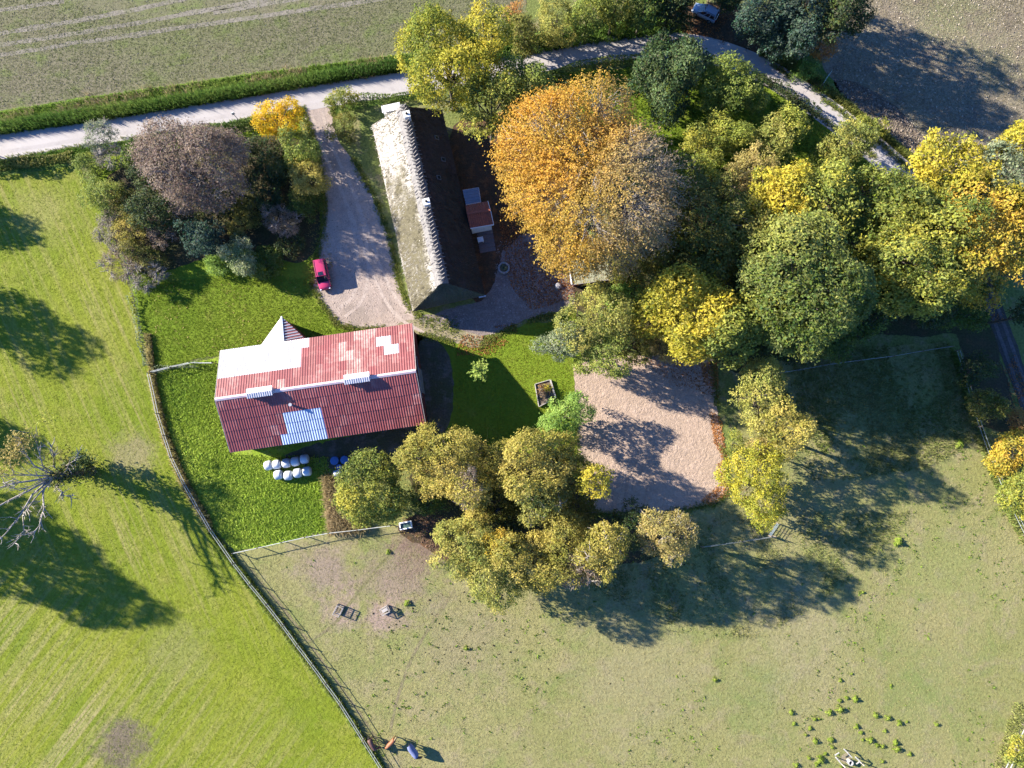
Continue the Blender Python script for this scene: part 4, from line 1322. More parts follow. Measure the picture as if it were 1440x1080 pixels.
T('orchard_tree', 'yellowish fruit tree on the orchard side of the bare beech branches', 985, 205, 30, 6, 'mapleyellow', lobes=9, leaf=0.26, dens=4)
T('orchard_tree', 'tan and olive fruit tree in the orchard', 1092, 196, 30, 6.5, 'willow', lobes=9, leaf=0.24, dens=4)
T('orchard_tree', 'green fruit tree touching the road edge in the orchard', 1114, 176, 27, 6.5, 'apple', lobes=9, leaf=0.26, dens=4)
T('orchard_tree', 'large green and beige fruit tree covering the far end of the road', 1186, 207, 36, 7, 'willow', lobes=12, leaf=0.26, dens=4)
T('orchard_tree', 'shaded green fruit tree below the green and beige one', 1168, 230, 24, 5, 'olivegreen', lobes=8, leaf=0.26, dens=4)
T('orchard_shrub', 'small fresh green bush in the orchard grass by the pink brown tree', 1092, 240, 14, 3, 'fresh', 'shrub', leaf=0.2, dens=5)
# -- row along the field, north of the road
T('hedgerow_bush', 'dark green bush at the west end of the roadside hedgerow', 735, 44, 27, 8, 'olive', 'shrub', leaf=0.26, dens=4, ratio=1.5, full=True)
T('hedgerow_bush', 'orange tinted bush behind the yellow trees at the field edge', 722, 18, 16, 5, 'rust', 'shrub', leaf=0.22, dens=4)
T('hedgerow_bush', 'beige olive bush in the roadside hedgerow', 782, 28, 30, 9, 'willow', 'shrub', leaf=0.22, dens=4.5, ratio=1.5, full=True)
T('hedgerow_bush', 'olive bush in the hedgerow beside the bright lime one', 826, 18, 28, 9.5, 'olivegreen', 'shrub', leaf=0.24, dens=4.5, ratio=1.5, full=True)
T('hedgerow_tree', 'bright lime yellow tree in the roadside hedgerow', 866, 8, 27, 9, 'mapleyellow', leaf=0.28, dens=4, ratio=1.5, full=True)
T('hedgerow_bush', 'mid green bush in the hedgerow next to the lime yellow tree', 905, 14, 28, 9.5, 'green', 'shrub', leaf=0.26, dens=4, ratio=1.5, full=True)
T('hedgerow_bush', 'dark bush ending the hedgerow beside the parked blue car', 945, 10, 24, 9, 'dark', 'shrub', leaf=0.26, dens=4, ratio=1.5, full=True)
T('hedgerow_bush', 'brownish orange bush overhead of the parked blue car', 1003, -14, 14, 4, 'rust', 'shrub', leaf=0.22, dens=4)
T('hedgerow_tree', 'tall dark tree rising above the hedgerow, cut by the picture edge', 925, -45, 40, 12, 'dark', lobes=12, leaf=0.3, dens=3, ratio=1.4, full=True)
T('hedgerow_tree', 'olive tree of the hedgerow just beyond the picture edge', 900, -80, 36, 12, 'olive', lobes=12, leaf=0.3, dens=3, ratio=1.4, full=True)
T('hedgerow_tree', 'dark full tree right behind the parked blue car', 958, -24, 27, 8.5, 'dark', lobes=12, leaf=0.28, dens=3.4, ratio=1.5, full=True)
T('hedgerow_bush', 'low dark bush between hedgerow and the front of the parked blue car', 962, 30, 14, 3, 'dark', 'shrub', leaf=0.24, dens=4.5)
T('dark_spruce', 'dark tree in the shade just behind the back of the parked blue car', 1035, -32, 30, 10, 'dark', lobes=12, leaf=0.3, dens=3.4, ratio=1.5, full=True)
T('dark_spruce', 'dark evergreen tree in the shade east of the parked blue car', 1078, 20, 38, 11, 'conifer', ratio=1.5, full=True, lobes=12, leaf=0.3, dens=3.4)
T('dark_spruce', 'big blue green evergreen at the corner of the stubble field', 1128, 18, 44, 13, 'conifer', ratio=1.5, full=True, lobes=14, leaf=0.3, dens=3.4)
T('dark_spruce', 'dark green tree whose long shadow lies on the stubble field', 1176, 12, 36, 13.5, 'dark', ratio=1.5, full=True, lobes=12, leaf=0.3, dens=3.4)
T('dark_spruce', 'dark tree behind the corner evergreens, cut by the picture edge', 1150, -50, 46, 14, 'dark', ratio=1.5, full=True, lobes=12, leaf=0.32, dens=3)
T('amber_bush', 'amber and orange bush at the foot of the dark evergreens', 1156, 66, 22, 4, 'rust', 'shrub', leaf=0.22, dens=5)
T('verge_bush', 'olive bush on the roadside slope below the dark evergreens', 1108, 66, 18, 2.6, 'olivegreen', 'shrub', leaf=0.2, dens=5)
T('verge_bush', 'fresh green brambles on the roadside beside the field corner', 1132, 98, 18, 1.4, 'fresh', 'shrub', leaf=0.22, dens=5)
T('verge_bush', 'green nettle clump beside the small field gate', 1154, 120, 15, 1.2, 'green', 'shrub', leaf=0.2, dens=5)
T('verge_bush', 'yellow green bush overhanging the far road verge', 1222, 182, 20, 2.6, 'mapleyellow', 'shrub', leaf=0.22, dens=5)
# -- the wood east of the garden
T('wood_tree', 'peach and pink brown tree where orchard meets the wood', 1052, 243, 36, 9, 'beige', lobes=10, leaf=0.26, dens=3.6)
T('wood_tree', 'small yellow green tree between bare beech branches and peach tree', 985, 240, 26, 7.5, 'apple', lobes=8, leaf=0.26, dens=3.8)
T('maple', 'vivid yellow maple at the north edge of the wood', 1100, 278, 42, 14, 'yellow', lobes=13, leaf=0.36, dens=2.8)
T('maple', 'yellow and tan maple east of the vivid yellow one', 1158, 280, 46, 14.5, 'mapleyellow', lobes=13, leaf=0.36, dens=2.8)
T('maple', 'dull brown olive maple shaded by the orange beech', 1000, 312, 64, 15, 'olive', lobes=17, leaf=0.34, dens=2.6)
T('maple', 'dull olive maple in shade behind the lemon yellow one', 962, 372, 48, 12, 'olive', lobes=13, leaf=0.34, dens=2.8)
T('maple', 'olive brown maple filling the wood between yellow crowns', 1035, 345, 42, 12.5, 'goldolive', lobes=12, leaf=0.34, dens=2.6)
T('maple', 'lemon yellow maple at the north end of the riding arena', 972, 438, 58, 14, 'yellow', lobes=15, leaf=0.38, dens=2.8, hole=0.5)
T('maple', 'great dark green maple, broadest green crown of the wood', 1122, 402, 80, 18, 'maple', core=0.76, lobes=30, leaf=0.36, dens=2.8, hole=0.5)
T('maple', 'yellow flecked green maple between lemon yellow maple and great green one', 1048, 452, 46, 14, 'mapleyellow', lobes=12, leaf=0.36, dens=2.8)
T('maple', 'green maple with yellow tips near the far end of the road', 1238, 282, 48, 14.5, 'mapleyellow', lobes=14, leaf=0.36, dens=2.8)
T('maple', 'green gold maple in the middle of the wood, east of the great green one', 1275, 352, 68, 16, 'mapleyellow', lobes=20, leaf=0.36, dens=2.8, hole=0.5)
T('maple', 'yellow orange maple, brightest crown at the east end of the wood', 1380, 345, 78, 16.5, 'mapleorange', lobes=22, leaf=0.36, dens=2.8, hole=0.5)
T('maple', 'pale yellow maple bordering the stubble field', 1332, 242, 46, 14, 'yellow', lobes=13, leaf=0.36, dens=2.8)
T('maple', 'grey green tree among the yellow maples by the stubble field', 1395, 248, 42, 14.5, 'greygreen', lobes=12, leaf=0.32, dens=3)
T('maple', 'yellow tree at the picture edge north of the grey green crown', 1440, 205, 36, 13, 'yellow', lobes=10, leaf=0.36, dens=2.8)
T('maple', 'golden maple at the picture edge beside the brightest orange crown', 1455, 300, 40, 15, 'mapleorange', lobes=10, leaf=0.36, dens=2.8)
T('wood_edge_tree', 'dark shaded tree under the south edge of the wood', 1228, 428, 40, 9, 'dark', lobes=10, leaf=0.34, dens=3)
T('wood_edge_tree', 'dark shaded tree by the lane under the orange crown', 1300, 432, 34, 8, 'dark', lobes=9, leaf=0.34, dens=3)
T('wood_edge_tree', 'dark hedge tree on the west side of the sunken lane', 1372, 520, 26, 5, 'dark', lobes=8, leaf=0.28, dens=4)
T('wood_edge_tree', 'dark olive hedge bush farther down the sunken lane', 1388, 570, 26, 5, 'olive', lobes=8, leaf=0.28, dens=4)
T('wood_edge_tree', 'dark tree at the picture edge over the sunken lane', 1448, 440, 24, 8, 'dark', lobes=8, leaf=0.3, dens=3.5)
T('lane_hedge_tree', 'golden hedge tree at the east fence, upper one', 1432, 632, 34, 6, 'mapleorange', lobes=10, leaf=0.28, dens=4)
T('lane_hedge_tree', 'yellow green hedge tree at the east fence, lower one', 1440, 700, 32, 6, 'mapleyellow', lobes=10, leaf=0.28, dens=4)
T('lane_hedge_tree', 'rusty bush topping the golden hedge tree by the lane', 1436, 590, 18, 4.5, 'rust', 'shrub', leaf=0.22, dens=5)
T('corner_bush', 'yellow green bush outside the fence in the bottom corner', 1437, 1055, 22, 3, 'mapleyellow', 'shrub', leaf=0.24, dens=5)
# -- between yard and arena
T('willow', 'tall beige olive willow between yard and riding arena', 828, 448, 45, 10.5, 'willow', lobes=13, leaf=0.24, dens=3.8)
T('willow', 'silvery grey green willow facing the lawn', 790, 483, 29, 8, 'greygreen', lobes=9, leaf=0.22, dens=4.5)
T('willow', 'pale olive willow overhanging the arena corner', 848, 495, 38, 8.5, 'olivegreen', lobes=10, leaf=0.24, dens=4)
T('willow', 'brown green willow on the north rim of the arena', 893, 482, 28, 7.5, 'olive', lobes=9, leaf=0.22, dens=4)
T('willow', 'small pinkish beige willow at the arena edge under the lemon maple', 932, 494, 21, 5.5, 'beige', lobes=8, leaf=0.2, dens=5)
T('ivy_tree', 'fresh green tree between willow and lemon yellow maple', 888, 420, 33, 9, 'fresh', lobes=9, leaf=0.24, dens=4)
T('young_ash', 'small bright green tree at the west side of the riding arena', 794, 586, 33, 6, 'fresh', lobes=10, leaf=0.22, dens=5)
T('arena_bush', 'straw yellow bush east of the riding arena, northernmost', 1072, 556, 40, 10.5, 'willow', lobes=11, leaf=0.24, dens=4)
T('arena_bush', 'pale gold bush east of the arena with a branch over the pasture', 1104, 602, 38, 10.5, 'goldolive', lobes=11, leaf=0.24, dens=4)
T('arena_bush', 'small peach brown bush between the gold bushes east of the arena', 1078, 633, 26, 7, 'beige', 'shrub', lobes=8, leaf=0.22, dens=5)
T('arena_bush', 'lemon gold rounded bush at the south east arena corner', 1069, 682, 46, 8.5, 'ginkgo', lobes=13, leaf=0.24, dens=4)
T('arena_bush', 'narrow lime bush on the east rim of the arena', 1034, 625, 15, 3, 'mapleyellow', 'shrub', lobes=7, leaf=0.2, dens=5)
# -- the grove south of the barn
T('field_maple', 'round yellow green tree by the blue tubs and white trough', 520, 690, 46, 8, 'mapleyellow', sx=0.99, core=0.76, lobes=20, leaf=0.28, dens=3.8, ratio=0.95)
T('grove_tree', 'broad golden olive tree at the barn corner with a bare brown patch', 630, 654, 60, 11, 'goldolive', lobes=18, leaf=0.25, dens=3.6)
T('grove_tree', 'twiggy brown tree growing through the golden olive one', 658, 690, 26, 10, 'pinkgrey', lobes=7, leaf=0.16, dens=5, twigs=200)
T('grove_tree', 'pale gold tree in the middle of the grove', 748, 655, 56, 11.5, 'goldolive', lobes=15, leaf=0.25, dens=3.6)
T('grove_tree', 'olive green tree behind the pale gold tree, toward the arena', 790, 665, 40, 9, 'olive', lobes=11, leaf=0.25, dens=3.6)
T('grove_tree', 'slender tree with bright yellow tips leaning over the arena', 840, 672, 24, 10, 'yellow', lobes=8, leaf=0.24, dens=4)
T('grove_tree', 'tan olive tree with a few bare branches below the pale gold one', 762, 702, 36, 10, 'willow', lobes=10, leaf=0.24, dens=3.8, twigs=60)
T('grove_tree', 'small ochre tree between the upper and lower grove', 672, 735, 24, 8, 'goldolive', lobes=8, leaf=0.24, dens=4)
T('grove_tree', 'pale olive tree at the west end of the lower grove', 652, 766, 38, 9, 'willow', lobes=10, leaf=0.25, dens=3.8)
T('grove_tree', 'amber topped little tree in the lower grove', 703, 762, 22, 9, 'mapleorange', lobes=7, leaf=0.24, dens=4.2)
T('grove_tree', 'straw olive tree in front of the amber topped one', 690, 795, 46, 9, 'willow', lobes=12, leaf=0.24, dens=3.8)
T('grove_tree', 'olive gold tree in the middle of the lower grove', 745, 788, 46, 10, 'goldolive', lobes=11, leaf=0.24, dens=3.8)
T('grove_tree', 'ochre tree in the lower grove with a pinkish side', 797, 775, 46, 10.5, 'goldolive', lobes=11, leaf=0.24, dens=3.8)
T('grove_tree', 'thin pinkish brown tree on the pasture side of the lower grove', 818, 800, 27, 9, 'pinkgrey', lobes=8, leaf=0.17, dens=5, twigs=160)
T('grove_tree', 'yellow and tan tree ending the lower grove to the east', 850, 772, 38, 11.5, 'goldolive', lobes=10, leaf=0.24, dens=3.8, twigs=50)
T('lone_tree', 'straw coloured round tree standing alone south of the arena', 943, 757, 36, 11, 'beige', lobes=11, leaf=0.22, dens=4.2, twigs=120)
T('dark_shrub', 'dark shaded bush between grove and the lone straw tree', 893, 740, 29, 8.5, 'dark', 'shrub', lobes=8, leaf=0.22, dens=4)
T('dark_shrub', 'low dark thicket under the grove trees', 720, 720, 30, 3.5, 'dark', 'shrub', lobes=8, leaf=0.24, dens=4)
T('understorey', 'dark undergrowth beneath the great green maple, west side', 1085, 470, 40, 5, 'dark', 'undergrowth', leaf=0.3, dens=3.4, lobes=10)
T('understorey', 'dark undergrowth beneath the great green maple, east side', 1180, 452, 46, 8, 'green', 'undergrowth', leaf=0.3, dens=3.4, lobes=10)
T('understorey', 'dark undergrowth under the green gold maple', 1240, 400, 44, 9, 'green', 'undergrowth', leaf=0.3, dens=3.2, lobes=10)
T('understorey', 'dark undergrowth between orange crown and lane', 1345, 432, 42, 7, 'green', 'undergrowth', leaf=0.3, dens=3.2, lobes=10)
T('wood_tree', 'shaded green tree in the gap north of the great green maple', 1200, 325, 46, 12, 'green', 'tree', leaf=0.3, dens=3.2, lobes=10)
T('understorey', 'shaded undergrowth between the beech and the dull olive maple', 930, 345, 40, 8, 'olive', 'undergrowth', leaf=0.28, dens=3.4, lobes=10)
T('understorey', 'shaded undergrowth behind the shed, under the beech branches', 888, 378, 34, 5, 'olive', 'undergrowth', leaf=0.26, dens=3.6, lobes=9)
T('understorey', 'olive undergrowth between willow and lemon yellow maple', 905, 455, 32, 5, 'olive', 'undergrowth', leaf=0.26, dens=3.6, lobes=9)
T('wood_tree', 'olive green tree between vivid yellow maple and dull brown one', 1066, 318, 42, 12, 'olivegreen', 'tree', leaf=0.3, dens=3.4, lobes=9)
T('wood_tree', 'yellow green tree joining pale yellow maple and orange crown', 1310, 295, 48, 12.5, 'mapleyellow', 'tree', leaf=0.3, dens=3.2, lobes=10)
T('understorey', 'dark undergrowth in the middle of the grove', 700, 705, 36, 6, 'olive', 'undergrowth', leaf=0.26, dens=3.6, lobes=9)
T('understorey', 'dark undergrowth on the arena side of the grove', 800, 725, 36, 6, 'olive', 'undergrowth', leaf=0.26, dens=3.6, lobes=9)
T('understorey', 'dark bush under the broad golden olive tree', 600, 700, 26, 3, 'green', 'undergrowth', leaf=0.24, dens=3.6, lobes=8)
# -- trees beyond the left edge whose shadows fall on the meadow
for i, (px, py, rp, h) in enumerate(((-281, 733, 62, 14.5), (-365, 664, 50, 13), (-260, 373, 46, 12), (-230, 240, 36, 9), (-275, 545, 30, 10), (-45, 200, 14, 4))):
    T('meadow_tree', ['broad olive tree west of the picture, its shadow on the meadow', 'olive tree next to the broad one west of the picture', 'olive tree west of the picture north of the broad one', 'small olive tree west of the picture near the road',
                      'narrow tree west of the picture by the dead tree', 'roadside bush just west of the picture'][i], px, py, rp, h, 'olive', lobes=12, leaf=0.36, dens=2.6, hole=0.5)
# ------------------------------------------------------------------ the half dead tree on the meadow
r = np.random.default_rng(21)
b0 = P(129, 662, 0)
old = thing('dead_tree', 'half dead tree with pale bare branches on the meadow', 'tree', tuple(b0))
Q = lambda px, py, z: P(px, py, z) - b0
fork = Q(74, 671, 6.3)
trunk = MB().tube([Vector((0, 0, -.2)), Vector((0, 0, .5)), fork * 0.45 + Vector((0.15, 0.1, 0)), fork], [0.8, 0.62, 0.5, 0.42], 10)
br = MB()
tips = []
for s, path, r0 in ((0.98, [(60, 690, 7.2), (62, 715, 8), (55, 740, 8.6), (48, 748, 9)], .16), (0.98, [(46, 695, 7.5), (30, 722, 8.4), (10, 748, 9.4), (-14, 772, 10)], .18),
                    (0.95, [(50, 700, 7), (32, 725, 8), (34, 750, 8.7), (20, 764, 9.2)], .13), (0.97, [(40, 690, 8), (10, 705, 9), (-20, 722, 10), (-50, 735, 11)], .17),
                    (0.96, [(44, 676, 8), (16, 680, 9.2), (-12, 690, 10.5), (-40, 700, 11.5)], .18), (0.9, [(45, 668, 8), (15, 668, 9), (-25, 662, 10.5)], .14),
                    (0.9, [(48, 655, 7.5), (36, 638, 8.5), (30, 620, 9.3)], .14), (0.85, [(60, 655, 7), (52, 625, 8), (44, 608, 8.6)], .11), (0.7, [(78, 683, 5.4), (86, 690, 5.6), (90, 697, 5.7), (103, 697, 5.8)], .12),
                    (0.75, [(75, 655, 6), (76, 640, 6.6), (72, 628, 7)], .09), (0.98, [(28, 690, 9), (4, 678, 10), (20, 682, 10.2)], .08), (0.6, [(92, 655, 4.8), (104, 648, 5.4), (110, 640, 5.8)], .09)):
    pts = [fork * s] + [Q(*p) for p in path]
    n = len(pts)
    br.tube(pts, [r0 * 0.85 * (1 - 0.75 * i / (n - 1)) for i in range(n)], 6)
    for i in range(1, n):
        for _ in range(5):
            a = pts[i - 1].lerp(pts[i], r.uniform(0.1, 1))
            d = (pts[i] - pts[i - 1]).normalized() + Vector((r.normal(), r.normal(), r.normal() * .6)) * 0.75
            L = r.uniform(0.5, 1.9)
            m1 = a + d.normalized() * L * .5 + Vector((r.normal(), r.normal(), 0)) * .12
            e = a + d.normalized() * L + Vector((0, 0, .15))
            br.tube([a, m1, e], [0.07, 0.045, 0.02], 4, cap=False)
            for _ in range(2):
                e2 = m1 + Vector((r.normal(), r.normal(), r.normal() * .5)).normalized() * r.uniform(.3, .8)
                br.tube([m1, e2], [0.02, 0.007], 3, cap=False)
    tips.append(pts[-1])
trunk.build('trunk', BARK, old, smooth=True)
br.build('branches', DEADWOOD, old, smooth=True)
Vs, Cs = [], []
ivy = []
for k in range(16):
    t = k / 15
    q = P(129, 662, 0).lerp(P(74, 671, 6.3), t)
    ivy.append((129 - 55 * t, 662 + 9 * t, 0.4 + 5.7 * t, 1.25 - .3 * t, 120, 'evergreen' if k % 3 else 'olive'))
for (px, py, z, rad, n, pal) in tuple(ivy) + ((28, 622, 9.3, 1.3, 330, 'beige'), (15, 640, 9.5, 1.2, 230, 'beige'), (45, 612, 8.6, 1.0, 110, 'apple'), (112, 645, 3.2, 0.85, 380, 'evergreen'), (100, 655, 4.4, 0.8, 260, 'evergreen'),
                                 (92, 640, 5, 1.1, 110, 'olive'), (64, 588, 8, 1.0, 60, 'apple'), (122, 650, 1.6, 0.7, 260, 'evergreen'), (75, 645, 6.5, 1.2, 120, 'olive'), (5, 660, 10, 1.2, 120, 'beige')):
    X = np.array(Q(px, py, z)) + r.normal(size=(n, 3)) * rad * [0.6, 0.6, 0.45]
    Vs.append(leaf_quads(X, unit(r.normal(size=(n, 3)) + [0, 0, .8]), .26, r))
    Cs.append(pick_colours(PAL[pal], r.random(n), r))
link_mesh('leaves', tri_mesh('leaves', np.concatenate(Vs), np.concatenate(Cs), 3), None, old)

# ------------------------------------------------------------------ hedges and tall grass
hedge('roadside_hedge', 'clipped olive hedge between meadow and road, at the picture edge', [(-160, 254), (-60, 244), (0, 236), (60, 229), (108, 222)], 1.5, 1.5, 'olive')
hedge('roadside_hedge', 'low green hedge between the thatched house and the road', [(492, 146), (530, 141), (570, 137), (612, 131)], 1.3, 1.3, 'green')
hedge('roadside_hedge', 'dark hedge behind the copper beech along the road', [(190, 204), (250, 196), (320, 182), (372, 172)], 1.4, 1.4, 'green')
hedge('roadside_hedge', 'thin clipped hedge along the shaded road, west of the glossy tree', [(772, 106), (820, 96), (860, 90), (900, 88)], 1.1, 1.5, 'olivegreen')
hedge('roadside_hedge', 'clipped hedge along the shaded road, east of the glossy tree', [(962, 82), (985, 83), (1003, 88)], 1.2, 1.5, 'green')
hedge('roadside_hedge', 'dark hedge on the inner side of the sunlit road bend', [(1064, 112), (1090, 124), (1120, 146), (1146, 168)], 1.6, 1.7, 'dark')
hedge('garden_hedge', 'low hedge behind the thin clipped one at the garden corner', [(742, 108), (770, 112), (800, 118)], 1.2, 1.2, 'dark')
hedge('bramble_strip', 'ragged weedy strip along the meadow fence north of the barn', [(186, 412), (193, 440), (199, 480), (207, 515)], 0.9, 0.7, 'greygreen', 'brambles', dens=20, leaf=.2, wob=.6)
hedge('nettle_bank', 'tall weeds along the north wall of the barn lot fence', [(218, 522), (245, 517), (280, 512)], 1.0, 0.8, 'greygreen', 'weeds', dens=18, leaf=.2, wob=.6)
GRASSY = [(0.05, 0.1, 0.02), (0.09, 0.16, 0.03), (0.17, 0.22, 0.05)]
DRY = [(0.14, 0.13, 0.05), (0.26, 0.2, 0.1), (0.36, 0.28, 0.16)]
tufts('verge_grass', px_poly([(-160, 200), (0, 176), (180, 149), (360, 122), (470, 102), (560, 88), (590, 96), (500, 111), (360, 134), (180, 163), (0, 189), (-160, 214)]), 9000, .75, .16, GRASSY, 31, blades=6, spread=.12, lean=.6)
tufts('verge_grass', px_poly([(-160, 182), (0, 158), (160, 133), (360, 104), (560, 78), (590, 74), (590, 92), (470, 103), (180, 150), (0, 176), (-160, 200)]), 6500, .35, .12, [(0.1, 0.16, 0.03), (0.16, 0.24, 0.04), (0.25, 0.29, 0.08)], 32, blades=5, spread=.1)
tufts('verge_grass', px_poly([(600, 80), (720, 56), (900, 30), (955, 30), (955, 46), (820, 64), (740, 78), (640, 93)]), 2500, .5, .14, GRASSY, 33, blades=5, spread=.12)
tufts('roadside_grass', px_poly([(-160, 250), (0, 226), (110, 208), (200, 196), (330, 170), (430, 153), (420, 160), (330, 178), (200, 206), (110, 222), (0, 240), (-160, 262)]), 3500, .35, .12, GRASSY, 34, blades=5)
tufts('field_verge_grass', px_poly([(1066, 78), (1100, 92), (1142, 120), (1185, 150), (1235, 190), (1295, 240), (1325, 252), (1290, 226), (1240, 184), (1180, 134), (1150, 108), (1115, 80), (1090, 62)]), 4500, .4, .12,
      [(0.1, 0.13, 0.03), (0.2, 0.21, 0.05), (0.3, 0.27, 0.1)], 35, blades=5)
tufts('dry_grass', px_poly([(456, 668), (474, 672), (488, 715), (520, 742), (500, 748), (465, 750)]), 1500, .8, .12, DRY, 36, blades=6, spread=.12, lean=.7)
tufts('dry_grass', px_poly([(205, 470), (212, 470), (222, 545), (238, 610), (262, 670), (300, 735), (296, 748), (256, 684), (228, 615), (213, 545)]), 2600, .45, .12, [(0.16, 0.18, 0.04), (0.26, 0.24, 0.08), (0.36, 0.3, 0.14)], 37, blades=5)
tufts('fence_grass', px_poly([(300, 745), (335, 790), (402, 878), (442, 932), (482, 986), (514, 1037), (545, 1085), (538, 1085), (506, 1040), (472, 988), (432, 936), (392, 884), (325, 796), (292, 748)]), 2600, .45, .12, [(0.14, 0.2, 0.03), (0.22, 0.26, 0.06), (0.3, 0.28, 0.1)], 38, blades=5)
tufts('fence_grass', px_poly([(1336, 490), (1346, 495), (1370, 570), (1396, 640), (1436, 735), (1450, 770), (1438, 765), (1420, 735), (1384, 650), (1356, 570)]), 1500, .4, .12, [(0.1, 0.15, 0.03), (0.16, 0.2, 0.05), (0.28, 0.26, 0.1)], 39, blades=5)
tufts('fence_grass', px_poly([(1426, 985), (1446, 995), (1412, 1085), (1395, 1085)]), 350, .22, .1, [(0.14, 0.17, 0.04), (0.2, 0.22, 0.06), (0.28, 0.28, 0.1)], 40, blades=5)
MEADOW = px_poly([(-60, 240), (110, 232), (125, 262), (160, 340), (185, 412), (213, 526), (246, 645), (300, 748), (400, 878), (480, 986), (545, 1100), (-60, 1100)])
tufts('meadow_grass', MEADOW, 50000, .07, .05, [(0.13, 0.17, 0.012), (0.19, 0.22, 0.02), (0.26, 0.25, 0.05)], 41, blades=3, spread=.12, lean=1.0)
PAST = px_poly([(345, 790), (465, 752), (600, 745), (640, 830), (780, 840), (1000, 740), (1090, 530), (1330, 500), (1400, 680), (1460, 800), (1460, 1100), (556, 1100), (442, 932)])
tufts('pasture_grass', PAST, 50000, .07, .055, [(0.16, 0.165, 0.05), (0.22, 0.2, 0.085), (0.3, 0.26, 0.13)], 42, blades=3, spread=.12, lean=1.1)
tufts('pasture_weeds', PAST, 1500, .14, .18, [(0.09, 0.13, 0.02), (0.1, 0.16, 0.02), (0.16, 0.22, 0.03)], 43, blades=5, spread=.12, patch=(0.16, 0.45, 0.08), lean=1.1)
tufts('rough_grass', px_poly([(1040, 525), (1100, 495), (1335, 480), (1350, 540), (1375, 620), (1300, 660), (1150, 680), (1110, 640)]), 9000, .22, .1, [(0.07, 0.1, 0.02), (0.13, 0.15, 0.04), (0.22, 0.21, 0.08)], 421, blades=4, spread=.15, patch=(.35, -.2, .25), lean=1.0)
tufts('rough_grass', px_poly([(780, 800), (980, 720), (1180, 720), (1290, 720), (1180, 830), (1070, 900), (950, 890)]), 6000, .18, .09, [(0.09, 0.12, 0.025), (0.15, 0.165, 0.05), (0.24, 0.22, 0.09)], 422, blades=4, spread=.15, patch=(.4, 0, .2), lean=1.0)
LOT = px_poly([(216, 526), (250, 516), (303, 508), (306, 560), (325, 640), (460, 645), (465, 745), (332, 772), (300, 740), (263, 678), (246, 641), (226, 580)])
tufts('lush_weeds', LOT, 13000, .16, .15, [(0.15, 0.23, 0.025), (0.24, 0.32, 0.035), (0.33, 0.39, 0.07)], 44, blades=4, spread=.16, lean=1.4)
LAWNP = px_poly([(190, 405), (240, 395), (330, 385), (430, 392), (440, 420), (472, 460), (585, 458), (310, 500), (218, 520)])
tufts('lawn_grass', LAWNP, 14000, .09, .06, [(0.085, 0.14, 0.01), (0.125, 0.175, 0.015), (0.18, 0.2, 0.03)], 45, blades=3, lean=1.0)
tufts('lawn_grass', px_poly([(640, 488), (700, 470), (800, 450), (806, 520), (812, 640), (700, 700), (640, 640)]), 8000, .09, .06, [(0.085, 0.13, 0.01), (0.14, 0.165, 0.016), (0.2, 0.19, 0.03)], 46, blades=3, lean=1.0)
tufts('orchard_grass', px_poly([(780, 108), (900, 96), (1000, 92), (1110, 142), (1240, 245), (1280, 280), (1000, 270), (860, 200)]), 8000, .2, .1, [(0.05, 0.1, 0.012), (0.1, 0.16, 0.02), (0.18, 0.2, 0.04)], 47, blades=4, lean=.9)
CROPP = px_poly([(-60, -20), (740, -20), (716, 48), (560, 74), (360, 101), (160, 129), (-60, 163)])
tufts('crop_seedlings', CROPP, 30000, .08, .06, [(0.1, 0.125, 0.03), (0.15, 0.165, 0.055), (0.22, 0.21, 0.1)], 48, blades=3, spread=.07, lean=.9, patch=(0.05, -0.9, .3))
STUBP = px_poly([(1190, -20), (1470, -20), (1470, 300), (1330, 245), (1230, 170), (1170, 110)])
tufts('stubble', STUBP, 17000, .08, .08, [(0.14, 0.12, 0.06), (0.22, 0.19, 0.12), (0.32, 0.28, 0.18)], 49, blades=3, spread=.09, lean=1.2)


def lumps(name, poly, n, lo, hi, pal, seed, mat=None, flat=.55):
    """Clods or stones: rough octahedra, one object of stuff."""
    r = np.random.default_rng(seed)
    X = sample_poly(poly, n, r)
    s = lo + (hi - lo) * r.random(n) ** 3
    d = np.array([[1, 0, 0], [0, 1, 0], [-1, 0, 0], [0, -1, 0], [0, 0, 1.0]])
    V0 = d[None] * (s[:, None, None] * r.uniform(.7, 1.3, (n, 5, 1))) * [1, 1, flat]
    a = r.uniform(0, 6.28, n)
    c, s_ = np.cos(a)[:, None], np.sin(a)[:, None]
    V1 = V0.copy()
    V1[..., 0] = V0[..., 0] * c - V0[..., 1] * s_
    V1[..., 1] = V0[..., 0] * s_ + V0[..., 1] * c
    V1 += np.c_[X, np.full(n, 0.02)][:, None]
    T_ = V1[:, [[0, 1, 4], [1, 2, 4], [2, 3, 4], [3, 0, 4]]].reshape(-1, 3, 3)
    col = np.repeat(pick_colours(pal, r.random(n), r), 4, 0)
    return tag(link_mesh(name, tri_mesh(name, T_, col, 3, mat)), kind='stuff')


def matte_attr():
    t = NT('clod')
    a = t.n('ShaderNodeAttribute', attribute_name='Col')
    n = t.noise(t.pos(), 6, 5)
    return t.done(t.gain(a.outputs['Color'], t.ramp(n, .3, .7, .8, 1.2)), .95, .1)


